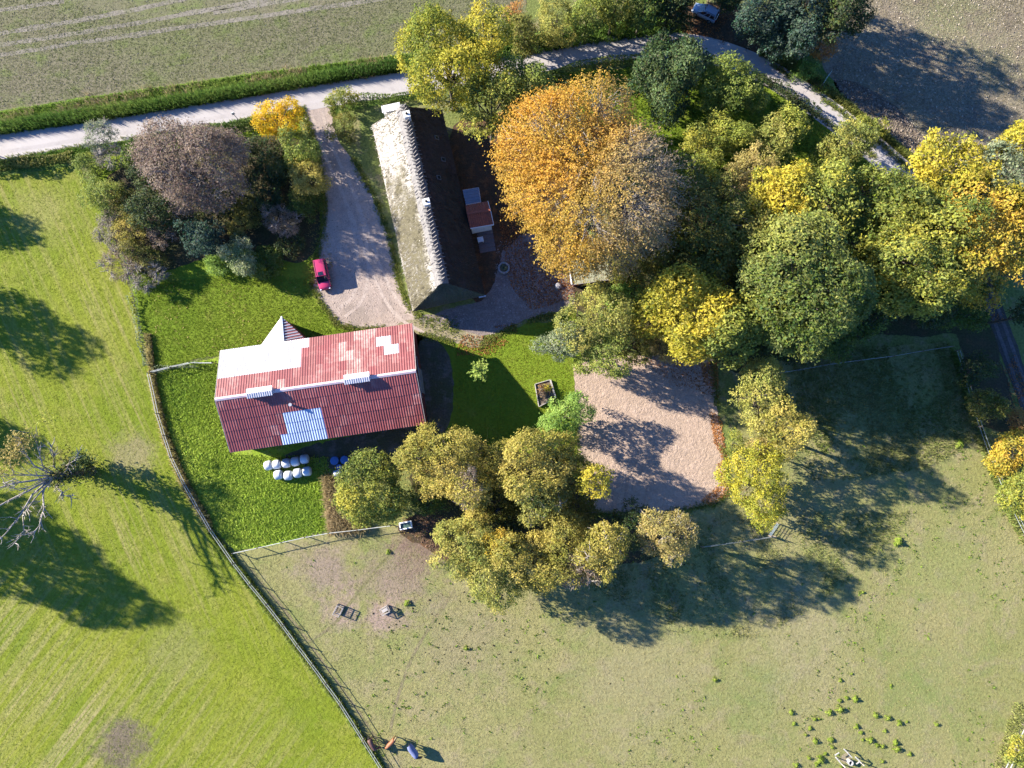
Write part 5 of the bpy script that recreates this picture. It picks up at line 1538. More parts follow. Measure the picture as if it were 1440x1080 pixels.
CLOD = matte_attr()
lumps('soil_clods', px_poly([(1172, 112), (1205, 118), (1250, 143), (1290, 183), (1322, 225), (1320, 245), (1288, 222), (1238, 178), (1182, 132)]), 1800, .06, .24, [(0.08, .062, .048), (0.14, .11, .085), (0.22, .18, .14)], 51, CLOD)
lumps('field_clods', STUBP, 5000, .04, .16, [(0.12, .1, .075), (0.26, .22, .16), (0.36, .31, .24)], 52, CLOD)
lumps('field_clods', CROPP, 5000, .03, .1, [(0.11, .095, .07), (0.16, .14, .1), (0.26, .23, .17)], 53, CLOD)
lumps('arena_ruts', px_poly(ARENA), 6000, .03, .11, [(0.25, .18, .13), (0.32, .235, .175), (0.38, .29, .22)], 54, CLOD, .35)
lumps('gravel_stones', px_poly([(455, 420), (470, 452), (580, 455), (560, 400), (540, 330), (500, 240), (462, 250), (458, 330)]), 3500, .03, .11, [(0.2, .16, .13), (0.3, .24, .19), (0.38, .31, .26)], 55, CLOD, .5)
lumps('yard_stones', px_poly([(600, 450), (690, 425), (700, 340), (790, 330), (800, 430), (690, 472)]), 3000, .03, .12, [(0.14, .12, .11), (0.22, .19, .17), (0.32, .28, .26)], 56, CLOD, .5)
lumps('dung_heaps', PAST, 150, .04, .13, [(0.03, .025, .015), (0.05, .04, .02), (0.07, .06, .03)], 57, CLOD, .6)
lumps('dung_heaps', px_poly([(500, 830), (720, 830), (720, 920), (620, 940), (500, 900)]), 110, .06, .18, [(0.03, .025, .015), (0.05, .04, .02), (0.07, .06, .03)], 58, CLOD, .6)


def fallen(name, poly, n, pal, seed, size=.16, z=.05):
    r = np.random.default_rng(seed)
    X = sample_poly(poly, n, r)
    X3 = np.c_[X, r.uniform(z, z + .04, n)]
    X3 = X3[field_noise(X3, 0.4, seed) > -0.35]
    V = leaf_quads(X3, unit(r.normal(size=(len(X3), 3)) * .35 + [0, 0, 1]), size, r)
    return tag(link_mesh(name, tri_mesh(name, V, pick_colours(pal, r.random(len(X3)), r), 3)), kind='stuff')


RUSTY = [(0.12, 0.05, 0.02), (0.25, 0.1, 0.035), (0.36, 0.17, 0.06)]
fallen('fallen_leaves', px_poly([(700, 300), (790, 300), (810, 420), (750, 440), (715, 400)]), 5000, RUSTY, 61)
fallen('fallen_leaves', px_poly([(985, 510), (1008, 510), (1016, 600), (1028, 695), (1000, 712), (985, 705), (1012, 680), (1000, 600)]), 2600, [(0.2, 0.08, 0.03), (0.36, 0.16, 0.05), (0.45, 0.22, 0.08)], 62)
fallen('fallen_leaves', px_poly([(650, 470), (720, 452), (730, 470), (690, 500), (640, 500)]), 900, RUSTY, 63)
fallen('fallen_leaves', px_poly([(560, 735), (640, 730), (660, 800), (600, 770)]), 900, [(0.1, .06, .04), (0.2, .12, .08), (0.3, .2, .14)], 64)
fallen('fallen_leaves', px_poly([(950, 10), (1060, 20), (1085, 80), (1060, 84), (1000, 54), (950, 46)]), 1800, RUSTY, 65)
fallen('fallen_leaves', px_poly([(1050, 80), (1068, 74), (1110, 100), (1100, 104)]), 500, RUSTY, 66)
fallen('fallen_leaves', px_poly([(430, 300), (460, 280), (470, 380), (440, 400)]), 400, [(0.12, .09, .03), (0.25, .19, .05), (0.35, .25, .06)], 67)
fallen('fallen_leaves', px_poly([(1390, 440), (1410, 440), (1450, 570), (1425, 570)]), 700, RUSTY, 68)
fallen('fallen_leaves', px_poly([(900, 500), (1010, 500), (1010, 560), (940, 540)]), 900, RUSTY, 69)

def edge_tufts(name, outline_px, n, h, w, pal, seed, jit=.25):
    """Grass creeping over the edge of a drive, yard or road."""
    r = np.random.default_rng(seed)
    c = np.array(px_poly(outline_px))
    d = np.diff(c, axis=0)
    L = np.hypot(*d.T)
    s = r.uniform(0, L.sum(), n)
    cum = np.cumsum(np.r_[0, L])
    i = np.clip(np.searchsorted(cum, s) - 1, 0, len(L) - 1)
    X = c[i] + d[i] * ((s - cum[i]) / L[i])[:, None] + r.normal(0, jit, (n, 2))
    X3 = np.c_[X, np.zeros(n)]
    X3 = X3[field_noise(X3, .5, seed) > -.5]
    m = len(X3) * 5
    ci = np.repeat(np.arange(len(X3)), 5)
    b = X3[ci] + np.c_[r.normal(0, .1, (m, 2)), np.zeros(m)]
    az = r.uniform(0, 6.28, m)
    hh = h * r.uniform(.5, 1.5, m)
    side = np.c_[-np.sin(az), np.cos(az), np.zeros(m)] * w / 2
    V = np.stack([b - side, b + side, b + np.c_[np.cos(az) * hh * .8, np.sin(az) * hh * .8, hh]], 1)
    tag(link_mesh(name, tri_mesh(name, V, pick_colours(pal, r.random(len(X3)), r)[ci] * r.uniform(.8, 1.2, (m, 1)), 3)), kind='stuff')


EDGE = [(0.08, 0.12, 0.02), (0.14, 0.17, 0.03), (0.24, 0.22, 0.08)]
edge_tufts('edge_grass', [(424, 150), (440, 190), (453, 240), (457, 300), (446, 370), (438, 402), (455, 430), (474, 456), (500, 463), (560, 464)], 1500, .2, .1, EDGE, 91)
edge_tufts('edge_grass', [(466, 142), (471, 190), (499, 228), (531, 288), (549, 340), (561, 400), (575, 432), (590, 446)], 1200, .2, .1, EDGE, 92)
edge_tufts('edge_grass', [(806, 520), (812, 630), (824, 722), (930, 722), (1010, 708), (1026, 690), (1010, 590), (1002, 505)], 1500, .2, .1, EDGE, 93)
edge_tufts('edge_grass', [(590, 470), (640, 482), (672, 492), (690, 476), (745, 450), (800, 438)], 900, .18, .1, EDGE, 94)
edge_tufts('edge_grass', [(590, 448), (640, 462), (690, 474)], 500, .16, .1, EDGE, 95, .6)
edge_tufts('edge_grass', [(0, 226), (180, 196), (360, 167), (430, 156)], 900, .25, .1, EDGE, 96, .2)
edge_tufts('edge_grass', [(1084, 90), (1130, 121), (1190, 163), (1240, 205), (1280, 240)], 900, .22, .1, EDGE, 97, .25)
edge_tufts('edge_grass', [(1060, 104), (1100, 128), (1160, 170), (1230, 222)], 700, .22, .1, EDGE, 98, .25)
edge_tufts('dry_verge_stalks', [(0, 172), (160, 147), (360, 118), (540, 92)], 900, .8, .09, DRY, 99, .7)
fallen('fallen_leaves', px_poly([(370, 150), (430, 150), (440, 190), (380, 200)]), 500, [(0.2, .15, .03), (0.4, .3, .04), (0.5, .36, .05)], 101)
fallen('fallen_leaves', px_poly([(480, 640), (700, 640), (700, 760), (480, 750)]), 1500, [(0.16, .12, .04), (0.3, .23, .06), (0.38, .28, .08)], 102)
fallen('fallen_leaves', px_poly([(1040, 560), (1130, 560), (1140, 720), (1040, 720)]), 900, [(0.16, .12, .04), (0.34, .27, .06), (0.42, .32, .08)], 103)
fallen('fallen_leaves', px_poly([(190, 400), (460, 390), (470, 460), (300, 500), (200, 470)]), 500, [(0.18, .12, .05), (0.3, .22, .08), (0.36, .28, .1)], 104)

# docks in the pasture: one plant, copied
r = np.random.default_rng(71)
n = 46
a = r.uniform(0, 6.28, n); rad = .5 * np.sqrt(r.random(n))
X = np.c_[np.cos(a) * rad, np.sin(a) * rad, .12 + .34 * (1 - rad / .5) + r.uniform(0, .08, n)]
V = leaf_quads(X, unit(np.c_[np.cos(a) * .5, np.sin(a) * .5, np.full(n, .8)] + r.normal(size=(n, 3)) * .3), .3, r, .6)
dock_me = tri_mesh('dock_plant', V, pick_colours([(0.08, .13, .015), (0.15, .21, .025), (0.23, .27, .05)], r.random(n), r), 3)
for i, (zx, zy, s) in enumerate([(145, 830, 1.2), (260, 800, 1), (340, 765, 1.1), (440, 685, 1.1), (490, 690, 1.3), (400, 745, 1.3), (495, 845, 1.3), (520, 880, .8), (605, 780, .9), (670, 795, 1.4), (735, 825, 1), (780, 820, .9),
                                 (945, 830, 1.1), (570, 920, 1.1), (610, 950, 1.2), (715, 935, 1.2), (720, 967, 1.2), (795, 1000, 1.1), (350, 920, 1.1), (265, 925, .9), (640, 1040, 1), (290, 1030, 1.4), (320, 1000, 1.2),
                                 (230, 1020, 1), (155, 1060, .9), (270, 1058, 1.2), (235, 855, .9), (210, 890, .6), (655, 870, 1), (400, 700, .8), (130, 765, .8), (530, 90, .9), (405, 585, .7), (470, 550, .8),
                                 (360, 960, .9), (640, 955, .8), (410, 1075, .9), (690, 615, .6), (285, 800, .5), (530, 920, .8)]):
    o = link_mesh('dock_plant', dock_me)
    o.location = P(1080 + zx / 4, 810 + zy / 4)
    s *= 0.45 + 0.45 * ((i * 37) % 11) / 10
    o.scale = (s, s, s)
    o.rotation_euler = (0, 0, i * 1.7)
    tag(o, 'bright leafy dock plant in the dry pasture near the bottom corner enclosure', 'weed', 'dock plants in the pasture')
for i, (px, py, s) in enumerate([(573, 848, .9), (656, 911, .7), (546, 776, .7), (1262, 762, 1.3), (1005, 955, .7), (1348, 624, 1.2), (700, 840, .7)]):
    o = link_mesh('dock_plant', dock_me)
    o.location = P(px, py)
    o.scale = (s, s, s)
    o.rotation_euler = (0, 0, i * 2.1)
    tag(o, ['lone dock plant right of the pale hay feeder', 'dock plant in the bare pasture below the lower grove', 'little dock plant between feeders and white trough', 'dock plant at the shadow edge by the east pasture',
            'dark dock plant alone in the middle of the pasture', 'dock plant in the shade along the east fence', 'dock plant at the foot of the lower grove'][i], 'weed')

# young tree in the barn's shadow: a rosette of long drooping sprays
yt = thing('young_tree', 'little lime green young tree with spiky sprays on the shaded lawn', 'tree', tuple(P(677, 527, 0)))
r = np.random.default_rng(81)
MB().tube([(0, 0, -.1), (0.02, 0, 2.0), (0, 0.03, 4.8)], [.06, .05, .02], 6).build('trunk', BARK, yt)
Vs, Cs = [], []
sp = MB()
for k in range(26):
    az = k * 2.4; el = r.uniform(.1, 1.1); L = r.uniform(1.0, 1.8)
    d = np.array([math.cos(az) * math.cos(el), math.sin(az) * math.cos(el), math.sin(el)])
    o0 = np.array([0, 0, r.uniform(4.0, 4.7)])
    sp.tube([Vector(o0), Vector(o0 + d * L * .6), Vector(o0 + d * L - [0, 0, .15])], [.02, .014, .006], 3, cap=False)
    t = r.uniform(.2, 1.05, 42)
    X = o0 + d * L * t[:, None] + r.normal(size=(42, 3)) * .07 - np.c_[np.zeros((42, 2)), .15 * t ** 2]
    Vs.append(leaf_quads(X, unit(r.normal(size=(42, 3)) * .6 + [0, 0, 1]), .24, r, .45)); Cs.append(pick_colours([(0.16, .24, .05), (0.3, .38, .08), (0.4, .44, .12)], r.random(42), r))
tag(sp.build('twigs', BARK, yt), kind='stuff')
link_mesh('crown', tri_mesh('crown', np.concatenate(Vs), np.concatenate(Cs), 3), None, yt)
# pale reeds by the barn corner
rd = tufts('reed_clump', [tuple(P(672, 634).xy + Vector((dx, dy))) for dx, dy in ((-1.2, -1), (1.2, -1), (1.2, 1), (-1.2, 1))], 60, 1.7, .08, DRY, 83, blades=5, spread=.15, lean=.8, stuff=False)
tag(rd, 'clump of pale dry reeds between the golden grove trees', 'reeds')

# ------------------------------------------------------------------ fences
WIRE = simple('pale_fence_tape', (0.3, 0.32, 0.32), 0.6, 0.3, 0.1, 2)


def fence(label, px, rails=(1.25, 0.7), spacing=4.2, mat=WHITE_WOOD, thick=0.08, h=1.4, name='fence', pr=0.065):
    c = [P(x, y, 0) for x, y in px]
    root = thing(name, label, 'fence', tuple(c[0]))
    rr_ = random.Random(len(px) * 7 + int(px[0][0]))
    pts = []
    for a, b in zip(c, c[1:]):
        k = max(1, round((b - a).length / spacing))
        pts += [a.lerp(b, i / k) for i in range(k)]
    pts.append(c[-1])
    post = MB().lathe([(pr, -.3), (pr, h - .04), (pr * .6, h)], n=8).mesh('post', POST_WOOD)
    tops = []
    for p in pts:
        o = link_mesh('post', post, None, root)
        o.location = p - c[0]
        lean = (rr_.gauss(0, .025), rr_.gauss(0, .025), rr_.random())
        o.rotation_euler = lean
        tops.append(p - c[0] + Vector((lean[1], -lean[0], 0)))
    for z in rails:
        for a, b in zip(tops, tops[1:]):
            m = MB()
            mid = (a + b) / 2 + Vector((0, 0, z - .03 + rr_.gauss(0, .012)))
            s = Vector((0, 0, z))
            m.tube([a + s, mid, b + s], thick / 2, 5)
            m.build('rail', mat, root)
    return root


fence('long white railed fence between meadow and pasture, two rails on dark posts', [(214, 526), (226, 582), (246, 643), (264, 681), (301, 745), (333, 791), (401, 877), (441, 931), (481, 985), (513, 1036), (548, 1092), (600, 1180)], thick=.075)
fence('short white rail fence from the meadow corner to the barn', [(217, 524), (245, 517), (272, 511), (304, 511)], rails=(1.2, .7))
fence('single white railed fence between the barn lot and the pasture', [(332, 776), (400, 761), (465, 748), (505, 744), (552, 738)], rails=(1.15,), thick=.09)
fence('thin wire fence from the pasture corner under the wood', [(1086, 527), (1160, 514), (1250, 502), (1332, 488)], rails=(1.2, .8), mat=WIRE, thick=.035)
fence('two strand pale fence along the sunken lane on the east side', [(1341, 494), (1356, 545), (1372, 600), (1392, 655), (1412, 702), (1436, 752), (1462, 806)], mat=WIRE, thick=.05)
fence('pale two railed fence cutting the bottom right picture corner', [(1462, 968), (1437, 1018), (1408, 1078), (1390, 1120)], thick=.09)
fence('thin wire fence south of the arena in the shade', [(985, 768), (1040, 760), (1085, 753)], rails=(1.1, .7), mat=WIRE, thick=.03)


def gate(label, a, b, h, mat, bars=5, name='field_gate', z0=0.25):
    a, b = P(*a, 0), P(*b, 0)
    root = thing(name, label, 'gate', tuple(a))
    d = b - a
    up = Vector((0, 0, 1))
    f = MB()
    for k in (0.0, 0.5, 1.0): f.tube([d * k + up * z0, d * k + up * h], .03, 6)
    f.build('frame', mat, root)
    for k in range(bars):
        z = z0 + (h - z0) * k / (bars - 1)
        MB().tube([up * z, d + up * z], .028, 6).build('bar', mat, root)
    for q, w in ((d * -0.05, 0), (d * 1.05, 0)):
        MB().lathe([(.08, -.2), (.08, h + .15), (.05, h + .2)], tuple(q), 8).build('post', POST_WOOD, root)
    return root


gate('small pale green metal gate at the corner of the stubble field', (1152, 124), (1165, 105), 1.2, simple('pale_green_gate', (0.3, 0.42, 0.36), .5))
gate('grey blue metal gate in the shade at the arena bush', (1080, 752), (1091, 736), 1.0, simple('galvanised_gate', (0.12, 0.16, 0.2), .6, .4, .1, 3, .2))

# ------------------------------------------------------------------ wrapped bales and tubs south of the barn
WRAP = NT('white_bale_wrap')
pp = WRAP.objpos()
nz = WRAP.noise(WRAP.mapping(pp, scale=(1, 3, 3)), 2.5, 5, .6)
WRAP.bump(nz, .04)
WRAP_M = WRAP.done(WRAP.mix(WRAP.ramp(WRAP.noise(pp, 1.2, 5), .4, .7, 0, .5), (.5, .53, .55), (.42, .45, .47)), .35, .5)
rowang = R_(9)
for i, (px, py) in enumerate([(377.8, 654.4), (389.6, 653.0), (402.8, 651.2), (415.6, 649.0), (428.4, 645.5), (391.6, 667.6), (405.6, 668.6), (418.9, 665.2), (432, 662.8)]):
    bale = MB()
    m = Matrix.Rotation(math.pi / 2, 3, 'Y')
    rb_ = np.random.default_rng(i + 5)
    prof = [(.12, -.55), (.36, -.55), (.5, -.51), (.6, -.42), (.645, -.27), (.655, 0), (.645, .27), (.6, .42), (.5, .51), (.36, .55), (.12, .55)]
    bale.lathe(prof, (0, 0, 0), 20, m)
    bale.v = [(x * (1 + rb_.normal() * .012), y * (1 + rb_.normal() * .015), z * (1 + rb_.normal() * .015)) for x, y, z in bale.v]
    o = bale.build('wrapped_bale', WRAP_M, None, smooth=True)
    o.location = P(px, py, .62)
    o.rotation_euler = (rb_.uniform(0, 6), 0, rowang + rb_.normal() * .06)
    rowname = ['nearer the barn', 'farther from the barn'][i > 4]
    nth = ['first', 'second', 'third', 'fourth', 'fifth'][i if i < 5 else i - 5]
    tag(o, f'white wrapped round bale, {nth} from the meadow side in the row {rowname}', 'bale', 'white wrapped bales beside the barn')
BLUE_TUB = simple('blue_plastic', (0.04, 0.11, 0.3), .4, .4, .15, 2)
for (px, py, rad, h, lab) in ((472.8, 647.5, .58, .8, 'round blue lidded tub beside the barn, nearest the white bales'), (486.7, 646.3, .56, .8, 'round blue lidded tub, one nearer the yellow green tree'), (478.5, 656.5, .38, .6, 'smaller blue tub in front of the two round lidded tubs')):
    t_ = thing('blue_tub', lab, 'tub', tuple(P(px, py, .02)), 0, 'blue tubs beside the barn')
    MB().lathe([(rad * .9, 0), (rad * .96, h), (rad * .9, h)], n=20).build('tub', BLUE_TUB, t_, smooth=False)
    MB().lathe([(rad, 0), (rad * 1.02, .06), (rad * .9, .1), (rad * .3, .13)], (0, 0, h), 20).build('lid', BLUE_TUB, t_)
wt = thing('white_tank', 'white rounded tank tucked under the yellow green tree by the blue tubs', 'tank', tuple(P(476, 665, .03)), .2)
MB().lathe([(.1, -.55), (.36, -.5), (.42, -.3), (.42, .3), (.36, .5), (.1, .55)], (0, 0, .48), 16, Matrix.Rotation(math.pi / 2, 3, 'Y')).build('tank', WRAP_M, wt, smooth=True)
for x in (-.3, .3): MB().box((x, 0, .06), (.1, .7, .12)).build('foot', GREY_WOOD, wt)

# trough, trampoline-like dark tub, feeders, enclosure
tr = thing('water_trough', 'white rectangular water trough with greenish water at the pasture gate', 'trough', tuple(P(571.5, 738, 0)), R_(11))
f = MB()
for s in (-1, 1):
    f.box((0, s * .42, .42), (1.7, .14, .5)); f.box((s * .78, 0, .422), (.14, .7, .5))
f.box((0, 0, .2), (1.42, .7, .06))
f.build('basin', WHITE_PAINT, tr)
MB().box((0, 0, .48), (1.42, .7, .02)).build('water', simple('trough_water', (.06, .1, .08), .05, .6), tr)
for x in (-.6, .6):
    for y in (-.3, .3): MB().box((x, y, .09), (.1, .1, .18)).build('leg', GREY_WOOD, tr)
dk = thing('dark_tub', 'round dark tub in the shade between the grove trees', 'tub', tuple(P(701, 722, .01)))
MB().lathe([(.75, 0), (.85, .5), (.78, .5), (.7, .1)], n=20).build('tub', simple('black_rubber', (.02, .02, .022), .7), dk)
MB().lathe([(.7, 0), (.7, .01)], (0, 0, .4), 20).build('water', simple('dark_water', (.02, .025, .03), .05, .6), dk)


def feeder(label, px, py, rz, L, Wd, h, solid):
    root = thing('hay_feeder', label, 'feeder', tuple(P(px, py, 0)), rz)
    for x in (-L / 2, L / 2):
        for y in (-Wd / 2, Wd / 2): MB().bar((x, y, 0), (x, y, h), .09).build('post', GREY_WOOD, root)
    for z in (h - .05, .2):
        for s in (-1, 1):
            MB().bar((-L / 2, s * Wd / 2, z), (L / 2, s * Wd / 2, z + .002), .06, .08).build('rail', GREY_WOOD, root)
            MB().bar((s * L / 2, -Wd / 2, z - .01), (s * L / 2, Wd / 2, z - .008), .06, .08).build('rail', GREY_WOOD, root)
    for k in range(6):
        y = -Wd / 2 + Wd * (k + .5) / 6
        MB().box((0, y, .14), (L - .1, Wd / 6 - .02, .035)).build('floor_board', GREY_WOOD, root)
    for k in range(1, 5):
        x = -L / 2 + L * k / 5
        for s in (-1, 1): MB().bar((x, s * Wd / 2, .2), (x, s * Wd / 2, h - .06), .035).build('slat', GREY_WOOD, root)
    if solid:
        MB().box((.1, Wd * .1, h - .02), (L * .75, Wd * .5, .04)).build('lid', GREY_WOOD, root)
    X = np.c_[rr.uniform(-L * .4, L * .4, (160,)), rr.uniform(-Wd * .4, Wd * .4, 160), rr.uniform(.16, .24, 160)]
    link_mesh('hay', tri_mesh('hay', leaf_quads(X, unit(rr.normal(size=(160, 3)) * .5 + [0, 0, 1]), .2, rr, .2), pick_colours(DRY, rr.random(160), rr), 3), None, root)
    return root


feeder('open slatted wooden hay feeder casting a ladder shaped shadow', 477.5, 857, R_(65), 1.25, .85, 1.0, False)
feeder('pale boxy wooden hay feeder with a lid, nearer the grove', 542.5, 857, R_(30), 1.0, .85, .85, True)
enc = thing('timber_enclosure', 'broken white timber enclosure round a pipe in the pasture corner', 'enclosure', (0, 0, 0))
PALE_RAIL = simple('bleached_rail', (.36, .35, .31), .7, .3, .12, 3)
z5 = lambda x, y, z=0: P(1150 + x / 18, 1030 + y / 18, z)
for a, b in (((660, 420, .9), (870, 640, .9)), ((460, 640, .9), (590, 790, .9)), ((430, 580, .85), (540, 510, .85)), ((950, 620, .95), (1065, 735, .95)), ((1065, 735, .95), (975, 800, .92))):
    MB().bar(z5(*a), z5(*b), .13, .05).build('rail', PALE_RAIL, enc)
for x, y in ((660, 420), (450, 620), (595, 790), (950, 620), (1065, 740)):
    p = z5(x, y)
    MB().bar((p.x, p.y, -.1), (p.x, p.y, 1.0), .11).build('post', GREY_WOOD, enc)
p = z5(690, 690)
sb = thing('concrete_pipe', 'upright pale concrete pipe with a dark mouth inside the timber enclosure', 'pipe', (p.x + .45, p.y - .15, 0))
MB().lathe([(.34, 0), (.34, .6), (.24, .6), (.22, .05)], n=18).build('ring', simple('pale_concrete', (.36, .35, .32), .85, .2, .12, 3), sb)
MB().lathe([(.225, 0), (.225, .01)], (0, 0, .08), 18).build('mouth', simple('pipe_dark', (.01, .01, .01), .9), sb)
sheet('bare_patch', smooth_closed([(1183, 1062), (1192, 1058), (1198, 1066), (1190, 1074), (1182, 1070)], 2), .012, M_PATH, amp=.05)
# white posts by the road
ps = thing('marker_post', 'small white roadside marker post on the shaded road edge', 'post', tuple(P(873.5, 79, 0)))
MB().box((0, 0, .5), (.14, .1, 1.0)).build('post', WHITE_PAINT, ps)
MB().box((0, -.06, .82), (.1, .02, .18)).build('reflector', simple('amber_reflector', (.5, .25, .03), .3), ps)
MB().poly([(-.07, -.05, 1.0), (.07, -.05, 1.0), (.07, .05, 1.06), (-.07, .05, 1.06)], [(0, 1, 2, 3)]).build('cap', WHITE_PAINT, ps)
lp = thing('road_pole', 'thin grey pole with a white top by the road, behind the copper beech', 'pole', tuple(P(339, 173, 0)))
MB().tube([(0, 0, -.2), (0, 0, 2.6)], [.06, .045], 8).build('pole', simple('grey_pole', (.25, .25, .25), .6), lp)
MB().box((0, 0, 2.55), (.42, .06, .5), rz=.5).build('plate', WHITE_PAINT, lp)

# ------------------------------------------------------------------ cars
def car(label, name, loc, heading, paint, L=4.3, Wd=1.76, belt=0.98, roof=1.8, van=True, cat='car'):
    root = thing(name, label, cat, loc, heading)                 # +x is forward
    glass = simple('car_glass', (.015, .02, .03), .05, .7)
    tyre, rim = simple('tyre', (.02, .02, .02), .85), simple('rim', (.4, .41, .43), .35, .5, .1, 3, .7)
    plast, lamp, red = simple('black_plastic', (.025, .025, .027), .6), simple('headlight_glass', (.7, .72, .75), .15, .6), simple('tail_light', (.35, .01, .01), .25, .5)
    hb = Wd / 2
    # lower body lofted along its length: (x, half width, sill z, shoulder z, shoulder inset)
    st = [(-L / 2, hb * .86, .42, belt * .92, .06), (-L / 2 + .1, hb * .97, .28, belt * 1.0, .05), (-L * .25, hb, .24, belt * 1.02, .05), (0, hb, .24, belt, .05), (L * .2, hb, .24, belt * .97, .06),
          (L * .3, hb * .985, .24, belt * .93, .08), (L * .42, hb * .95, .26, belt * .85, .12), (L / 2 - .08, hb * .86, .3, belt * .74, .14), (L / 2, hb * .74, .38, belt * .6, .14)]
    vs, fs = [], []
    for x, w, z0, z1, ins in st:
        zm = z0 + (z1 - z0) * .55
        vs += [(x, -w * .94, z0), (x, -w, zm), (x, -w + ins * .4, z1 - .08), (x, -w + ins * 2, z1), (x, 0, z1 + .03), (x, w - ins * 2, z1), (x, w - ins * .4, z1 - .08), (x, w, zm), (x, w * .94, z0)]
    for i in range(len(st) - 1):
        for k in range(8): fs.append((i * 9 + k, i * 9 + k + 1, i * 9 + k + 10, i * 9 + k + 9))
        fs.append((i * 9 + 8, i * 9, i * 9 + 9, i * 9 + 17))
    fs += [tuple(range(9)), tuple(range(len(vs) - 1, len(vs) - 10, -1))]
    MB().poly(vs, fs).build('body', paint, root, smooth=True)
    # cabin: base outline at the belt, roof outline above
    xb0, xb1 = (-L / 2 + .08, L * .27)
    xr0, xr1 = (-L / 2 + .2, L * .1) if van else (-L / 2 + .3, L * .02)
    wb_, wr = hb * .94, hb * .8
    zt = roof - .06
    B = [(xb0, -wb_, belt - .03), (xb1, -wb_ * .97, belt - .08), (xb1, wb_ * .97, belt - .08), (xb0, wb_, belt - .03)]
    Tp = [(xr0, -wr, zt - .03), (xr1, -wr * .98, zt), (xr1, wr * .98, zt), (xr0, wr, zt - .03)]
    MB().poly(B + Tp, [(0, 1, 5, 4), (1, 2, 6, 5), (2, 3, 7, 6), (3, 0, 4, 7), (4, 5, 6, 7)]).build('cabin', paint, root)
    rv, rf = [], []
    nx, ny = 7, 6
    for i in range(nx + 1):
        for j in range(ny + 1):
            u, v = i / nx, j / ny * 2 - 1
            x = xr0 - .03 + (xr1 + .06 - xr0) * u
            rv.append((x, v * (wr + .02), zt + .055 * (1 - v ** 4) * (1 - (2 * u - 1) ** 6) + .01))
    for i in range(nx):
        for j in range(ny): rf.append((i * (ny + 1) + j, (i + 1) * (ny + 1) + j, (i + 1) * (ny + 1) + j + 1, i * (ny + 1) + j + 1))
    MB().poly(rv, rf).build('roof', paint, root, smooth=True)

    def pane(nm, a, b, c, d, m=.08, out=(0, 0, 0)):
        q = [Vector(t) for t in (a, b, c, d)]
        ce = sum(q, Vector()) / 4
        nrm = (q[1] - q[0]).cross(q[3] - q[0]).normalized()
        if nrm.dot(ce - Vector((0, 0, .9))) < 0: nrm = -nrm
        q = [p.lerp(ce, m) + nrm * .012 for p in q]
        MB().poly(q + [p - nrm * .01 for p in q], [(0, 1, 2, 3), (7, 6, 5, 4), (0, 4, 5, 1), (1, 5, 6, 2), (2, 6, 7, 3), (3, 7, 4, 0)]).build(nm, glass, root)
    pane('windscreen', B[1], B[2], Tp[2], Tp[1], .07)
    pane('rear_window', B[3], B[0], Tp[0], Tp[3], .16)
    for s, (i0, i1) in ((-1, (0, 1)), (1, (3, 2))):
        b0_, b1_, t0_, t1_ = (Vector(x) for x in (B[i0], B[i1], Tp[i0], Tp[i1]))
        for u0, u1 in ((.04, .36), (.38, .66), (.68, .97)):
            pane('side_window', b0_.lerp(b1_, u0), b0_.lerp(b1_, u1), t0_.lerp(t1_, u1), t0_.lerp(t1_, u0), .12)
        for x in (-L * .29, L * .31):
            w_ = MB().lathe([(.2, -.1), (.31, -.1), (.33, -.06), (.33, .06), (.31, .1), (.2, .1)], (x, s * (hb - .1), .33), 18, Matrix.Rotation(math.pi / 2, 3, 'X')).build('wheel', tyre, root)
            MB().lathe([(.04, -.115), (.2, -.108), (.2, .108), (.04, .115)], (x, s * (hb - .1), .33), 14, Matrix.Rotation(math.pi / 2, 3, 'X')).build('rim', rim, w_)
        MB().box((L * .235, s * (hb + .08), belt + .08), (.12, .2, .15)).build('wing_mirror', plast, root, bevel=.02)
        MB().box((L / 2 - .09, s * hb * .66, belt * .64), (.16, .3, .15), rz=-s * .35).build('headlight', lamp, root, bevel=.02)
        MB().box((-L / 2 + .0, s * hb * .8, belt * .86), (.06, .16, .34)).build('tail_light', red, root)
        MB().bar((xr0 + .1, s * wr * .9, zt + .075), (xr1 - .1, s * wr * .9, zt + .08), .04).build('roof_rail', plast, root)
        MB().box((-.1, s * (hb + .004), belt * .78), (.14, .03, .03)).build('door_handle', plast, root)
    MB().box((L / 2 - .03, 0, .42), (.1, Wd * .8, .18)).build('bumper', plast, root, bevel=.02)
    MB().box((-L / 2 + .02, 0, .42), (.1, Wd * .88, .2)).build('bumper', plast, root, bevel=.02)
    if van:
        MB().box((xr1 - .32, .0, zt + .055), (.5, .72, .03)).build('roof_hatch', glass, root)
    return root


def paint(name, c, rough=.25):
    t = NT(name)
    t.b.inputs['Coat Weight'].default_value = .6
    t.b.inputs['Coat Roughness'].default_value = .08
    n = t.noise(t.objpos(), 2.0, 5)
    return t.done(t.mix(t.ramp(n, .3, .7), tuple(x * .93 for x in c), c), rough, .4)


vd = P(453, 408) - P(445.5, 368)
car('pinkish red van with a dark roof hatch, parked on the gravel driveway', 'parked_van', tuple(P(455.8, 388.5, .03)), math.atan2(vd.y, vd.x), paint('raspberry_red', (.42, .035, .1)), cat='van')
vd = P(970, 13) - P(1002, 29)
car('silver blue car parked in the shade on the leafy strip by the road', 'parked_car', tuple(P(990, 21.5, .02)), math.atan2(vd.y, vd.x), paint('silver_blue', (.3, .38, .5)), L=3.9, Wd=1.7, belt=.95, roof=1.6, van=False)

